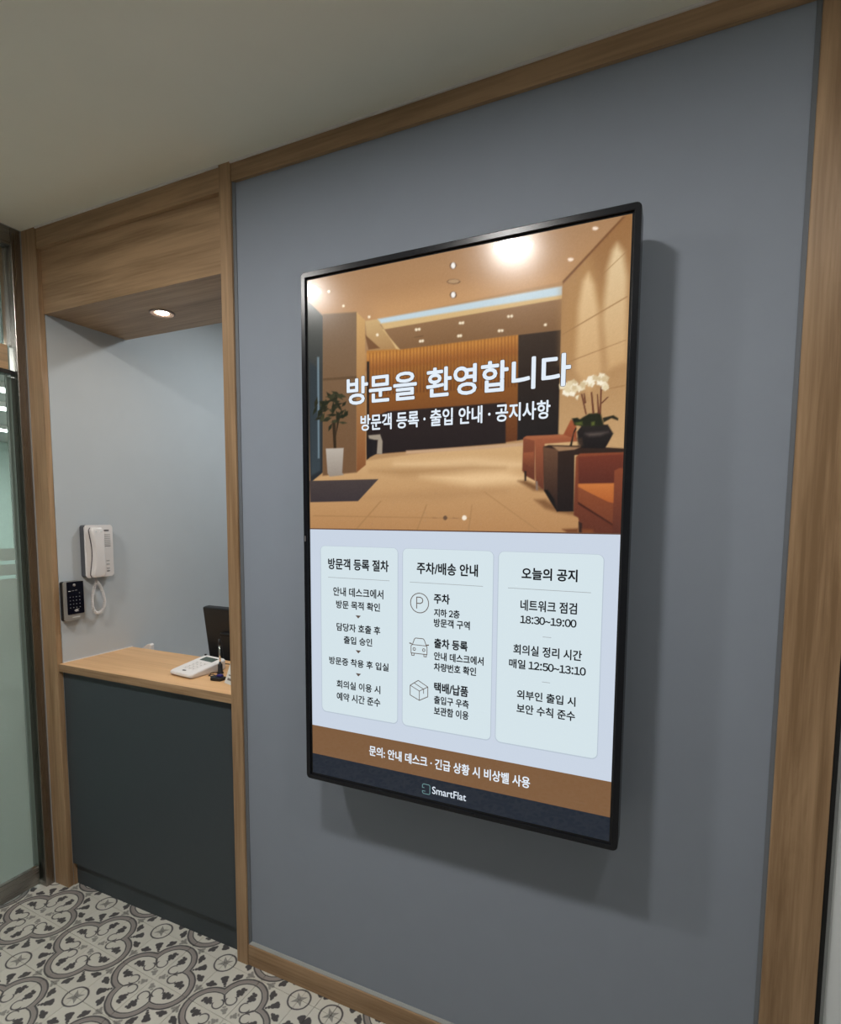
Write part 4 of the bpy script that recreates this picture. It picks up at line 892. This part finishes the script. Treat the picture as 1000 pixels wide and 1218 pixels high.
def flat(name, pts, layer, mat, parent=scr):
    bm = bmesh.new(); f = bm.faces.new([bm.verts.new((x, YS-.00025*layer, z)) for x, z in pts]); bm.normal_update()
    if f.normal.y > 0: f.normal_flip()
    me = bpy.data.meshes.new(name); bm.to_mesh(me); bm.free(); me.materials.append(mat); return link(name, me, parent)
S_bg = screen_mat('lit_pale_blue', (203, 214, 229)); S_edge = screen_mat('lit_card_shadow', (186, 199, 212)); S_card = screen_mat('lit_card', (214, 229, 235))
S_tan = screen_mat('lit_tan', (124, 90, 60)); S_navy = screen_mat('lit_navy', (26, 34, 46)); S_blk = screen_mat('lit_black', (24, 26, 30)); S_wht = screen_mat('lit_white', (226, 236, 246))
S_rule = screen_mat('lit_rule', (160, 166, 170)); S_brn = screen_mat('lit_brown', (98, 84, 76)); S_shd = screen_mat('lit_dark_outline', (50, 36, 30)); S_teal = screen_mat('lit_teal', (110, 150, 152)); S_line = screen_mat('lit_line', (96, 66, 52))
flat('notice_background', [(SX0, .958), (SX1, .958), (SX1, ZM), (SX0, ZM)], 1, S_bg)
flat('tan_band', [(SX0, .8735), (SX1, .8735), (SX1, .958), (SX0, .958)], 1, S_tan)
flat('navy_band', [(SX0, SZ0), (SX1, SZ0), (SX1, .8735), (SX0, .8735)], 1, S_navy)
flat('divider', [(SX0, ZM-.0015), (SX1, ZM-.0015), (SX1, ZM+.0015), (SX0, ZM+.0015)], 2, S_line)
for a, c in ((.394, .633), (.6485, .891), (.905, 1.145)):
    flat('card_shadow', rrect(a-.002, c+.002, 1.003, 1.4765, .015), 2, S_edge); flat('notice_card', rrect(a, c, 1.006, 1.4755, .013), 3, S_card)
def line(pts, w, layer, mat, closed=False, name='icon_line'):
    bm = bmesh.new(); y = YS-.00025*layer; m = len(pts)
    for i in range(m if closed else m-1):
        a, c = Vector((pts[i][0], 0, pts[i][1])), Vector((pts[(i+1) % m][0], 0, pts[(i+1) % m][1])); d = (c-a).normalized(); s = Vector((-d.z, 0, d.x))*w/2; e = d*w*.35
        f = bm.faces.new([bm.verts.new((v.x, y, v.z)) for v in (a-s-e, c-s+e, c+s+e, a+s-e)]); f.normal_update()
        if f.normal.y > 0: f.normal_flip()
    me = bpy.data.meshes.new(name); bm.to_mesh(me); bm.free(); me.materials.append(mat); return link(name, me, scr)
for a, c in (((.418, 1.389), (.609, 1.389)), ((.669, 1.389), (.866, 1.389)), ((.929, 1.389), (1.120, 1.389)), ((1.015, 1.278), (1.034, 1.278)), ((1.016, 1.170), (1.034, 1.170))): line([a, c], .0013, 4, S_rule, name='rule')
for z in (1.289, 1.1925, 1.128): flat('arrow_mark', [(.505, z), (.522, z), (.5135, z-.0085)], 4, S_brn)
circ = lambda cx, cz, r, n=28: [(cx+r*math.cos(2*math.pi*i/n), cz+r*math.sin(2*math.pi*i/n)) for i in range(n)]
line(circ(.6965, 1.336, .0255), .0022, 4, S_brn, True, 'parking_icon')
line([(.6885, 1.322), (.6885, 1.351), (.699, 1.351), (.7045, 1.3475), (.7055, 1.343), (.7045, 1.3385), (.699, 1.335), (.6885, 1.335)], .0024, 4, S_brn, name='parking_icon')
# car
line([(.6775, 1.227), (.6825, 1.2405), (.686, 1.2435), (.707, 1.2435), (.7105, 1.2405), (.716, 1.227), (.7185, 1.222), (.7185, 1.203), (.673, 1.203), (.673, 1.222)], .002, 4, S_brn, True, 'car_icon')
line([(.6775, 1.2255), (.716, 1.2255)], .0018, 4, S_brn, name='car_icon')
for s_ in (-1, 1):
    cx = .6957+s_*.0245; line([(cx-s_*.003, 1.2275), (cx+s_*.0025, 1.2285)], .003, 4, S_brn, name='car_icon')
    line(circ(.6957+s_*.0135, 1.214, .0036, 12), .0018, 4, S_brn, True, 'car_icon')
    cx = .6957+s_*.0175; line([(cx-.0035, 1.202), (cx-.0035, 1.197), (cx+.0035, 1.197), (cx+.0035, 1.202)], .002, 4, S_brn, name='car_icon')
# parcel
line([(.671, 1.116), (.694, 1.132), (.7215, 1.118), (.7215, 1.092), (.6975, 1.079), (.671, 1.090)], .002, 4, S_brn, True, 'parcel_icon')
line([(.671, 1.116), (.6975, 1.104), (.7215, 1.118)], .0018, 4, S_brn, name='parcel_icon'); line([(.6975, 1.104), (.6975, 1.079)], .0018, 4, S_brn, name='parcel_icon')
line([(.682, 1.124), (.7095, 1.1105), (.7095, 1.099)], .0018, 4, S_brn, name='parcel_icon')
line([(.713, 1.8540), (.713, 1.8540)], .001, 4, S_teal) if False else None
line([(.708, .845), (.708, .852), (.711, .855), (.727, .855), (.7295, .852), (.7295, .832), (.727, .829), (.711, .829), (.708, .832), (.708, .836), (.716, .836)], .0017, 4, S_teal, name='logo_mark')
line([(.708, .845), (.713, .845)], .0017, 4, S_teal, name='logo_mark')
def lettering(s, x0, x1, z0, h, mat, bold, layer=4, grow=0.0, name='lettering'):
    cu = bpy.data.curves.new(name, 'FONT'); cu.body = s; cu.size = 1.0; cu.resolution_u = 3; cu.offset = 0
    o = bpy.data.objects.new(name, cu); COL.objects.link(o); dg = bpy.context.evaluated_depsgraph_get()
    wide = any(ch.isdigit() for ch in s)          # numerals: take the wide forms of the same typeface and set them close
    def packed():
        pen = 0.0; allv = []; allf = []
        for ch in s:
            if ch == ' ': pen += .26; continue
            g = chr(ord(ch)+0xFEE0) if 33 <= ord(ch) <= 125 else ch
            cu.body = g; o.update_tag(); bpy.context.view_layer.update()
            m = bpy.data.meshes.new_from_object(o.evaluated_get(bpy.context.evaluated_depsgraph_get())); c = np.array([v.co[:] for v in m.vertices])
            adv = 1.0 if ch > chr(255) else (.60 if ch.isdigit() else (.34 if ch == ':' else .62))
            a = c[:, 0].min(); b3 = c[:, 0].max(); w_ = b3-a
            if ch == '~': c[:, 1] += .30-c[:, 1].mean(); k3 = .5/w_; c[:, 0] = (c[:, 0]-a)*k3; w_ = .5; a = 0
            c[:, 0] += pen+(adv*EM-w_)/2-a; pen += adv*EM
            n0 = len(allv); allv += [tuple(v) for v in c]; allf += [[n0+i for i in p.vertices] for p in m.polygons]; bpy.data.meshes.remove(m)
        m = bpy.data.meshes.new(name); m.from_pydata(allv, [], allf); m.update(); return m, np.array(allv)
    EM = .92
    def meas():
        if wide: return packed()
        me = bpy.data.meshes.new_from_object(o.evaluated_get(bpy.context.evaluated_depsgraph_get())); co = np.array([v.co[:] for v in me.vertices]); return me, co
    me, co = meas(); bpy.data.meshes.remove(me)
    wd_ = (co[:, 0].max()-co[:, 0].min()); ht = co[:, 1].max()-co[:, 1].min()
    me, co = meas(); lo = co.min(0); hi = co.max(0); g = grow+bold*.5
    sx = (x1-x0+2*(grow-bold*.5))/(hi[0]-lo[0]); sz = (h+2*(grow-bold*.5))/(hi[1]-lo[1]); out = np.empty_like(co)
    out[:, 0] = x0-grow+bold*.5+(co[:, 0]-lo[0])*sx; out[:, 1] = YS-.00025*layer; out[:, 2] = z0-grow+bold*.5+(co[:, 1]-lo[1])*sz
    me.vertices.foreach_set('co', out.ravel()); me.update(); bpy.data.objects.remove(o); bpy.data.curves.remove(cu)
    me.materials.clear(); me.materials.append(mat)
    if len(me.polygons) and me.polygons[0].normal.y > 0: me.flip_normals()
    if bold:      # heavier weight: the same outlines laid round a small circle, all in one plane
        bm = bmesh.new(); bm.from_mesh(me); base = bm.verts[:] + bm.edges[:] + bm.faces[:]
        for k in range(8):
            d = bmesh.ops.duplicate(bm, geom=base)
            off = Vector((math.cos(k*math.pi/4), 0, math.sin(k*math.pi/4)))*bold*.5
            for v in d['geom']:
                if isinstance(v, bmesh.types.BMVert): v.co += off
        bm.to_mesh(me); bm.free()
    me.name = name; return link(name, me, scr)
TEXT = [
('방문을 환영합니다',0.4810,1.0620,1.8500,0.0730,'t','w'),
('방문객 등록 · 출입 안내 · 공지사항',0.5230,1.0190,1.7810,0.0420,'b','w'),
('방문객 등록 절차',0.4180,0.6070,1.4115,0.0310,'b','k'),
('안내 데스크에서',0.4340,0.5910,1.3385,0.0250,'m','k'),
('방문 목적 확인',0.4430,0.5810,1.3040,0.0230,'m','k'),
('담당자 호출 후',0.4440,0.5820,1.2410,0.0230,'m','k'),
('출입 승인',0.4670,0.5570,1.2070,0.0220,'m','k'),
('방문증 착용 후 입실',0.4190,0.6070,1.1445,0.0220,'m','k'),
('회의실 이용 시',0.4430,0.5820,1.0790,0.0230,'m','k'),
('예약 시간 준수',0.4430,0.5820,1.0430,0.0240,'m','k'),
('주차/배송 안내',0.6880,0.8530,1.4110,0.0310,'b','k'),
('주차',0.7360,0.7800,1.3375,0.0260,'b','k'),
('지하 2층',0.7370,0.8070,1.3040,0.0210,'m','k'),
('방문객 구역',0.7370,0.8340,1.2775,0.0220,'m','k'),
('출차 등록',0.7380,0.8290,1.2225,0.0260,'b','k'),
('안내 데스크에서',0.7380,0.8710,1.1915,0.0220,'m','k'),
('차량번호 확인',0.7380,0.8520,1.1630,0.0220,'m','k'),
('택배/납품',0.7390,0.8320,1.1060,0.0280,'b','k'),
('출입구 우측',0.7390,0.8340,1.0765,0.0220,'m','k'),
('보관함 이용',0.7390,0.8340,1.0470,0.0230,'m','k'),
('오늘의 공지',0.9610,1.0900,1.4110,0.0290,'b','k'),
('네트워크 점검',0.9600,1.0910,1.3365,0.0270,'m','k'),
('18:30~19:00',0.9600,1.0910,1.3060,0.0190,'m','k'),
('회의실 정리 시간',0.9450,1.1050,1.2295,0.0250,'m','k'),
('매일 12:50~13:10',0.9350,1.1150,1.1950,0.0230,'m','k'),
('외부인 출입 시',0.9560,1.0940,1.1210,0.0230,'m','k'),
('보안 수칙 준수',0.9560,1.0940,1.0860,0.0240,'m','k'),
('문의: 안내 데스크 · 긴급 상황 시 비상벨 사용',0.5470,0.9930,0.9020,0.0290,'m','w'),
('SmartFlat',0.7360,0.8300,0.8335,0.0200,'m','w'),
]
for s, x0, x1, z0, h, wt, c in TEXT:
    if wt == 't':
        lettering(s, x0, x1, z0, h, S_shd, .0062, 2, .0010, 'lettering_outline')
    elif s.startswith('방문객 등록 ·'): lettering(s, x0, x1, z0, h, S_shd, .0030, 2, .0008, 'lettering_outline')
    b_ = {'t': .0036, 'b': .0017, 'm': .0012}[wt]
    if s.startswith('방문객 등록 ·'): b_ = .0018
    if s.startswith('Smart'): b_ = .0003
    lettering(s, x0, x1, z0, h, S_wht if c == 'w' else S_blk, b_, 4)
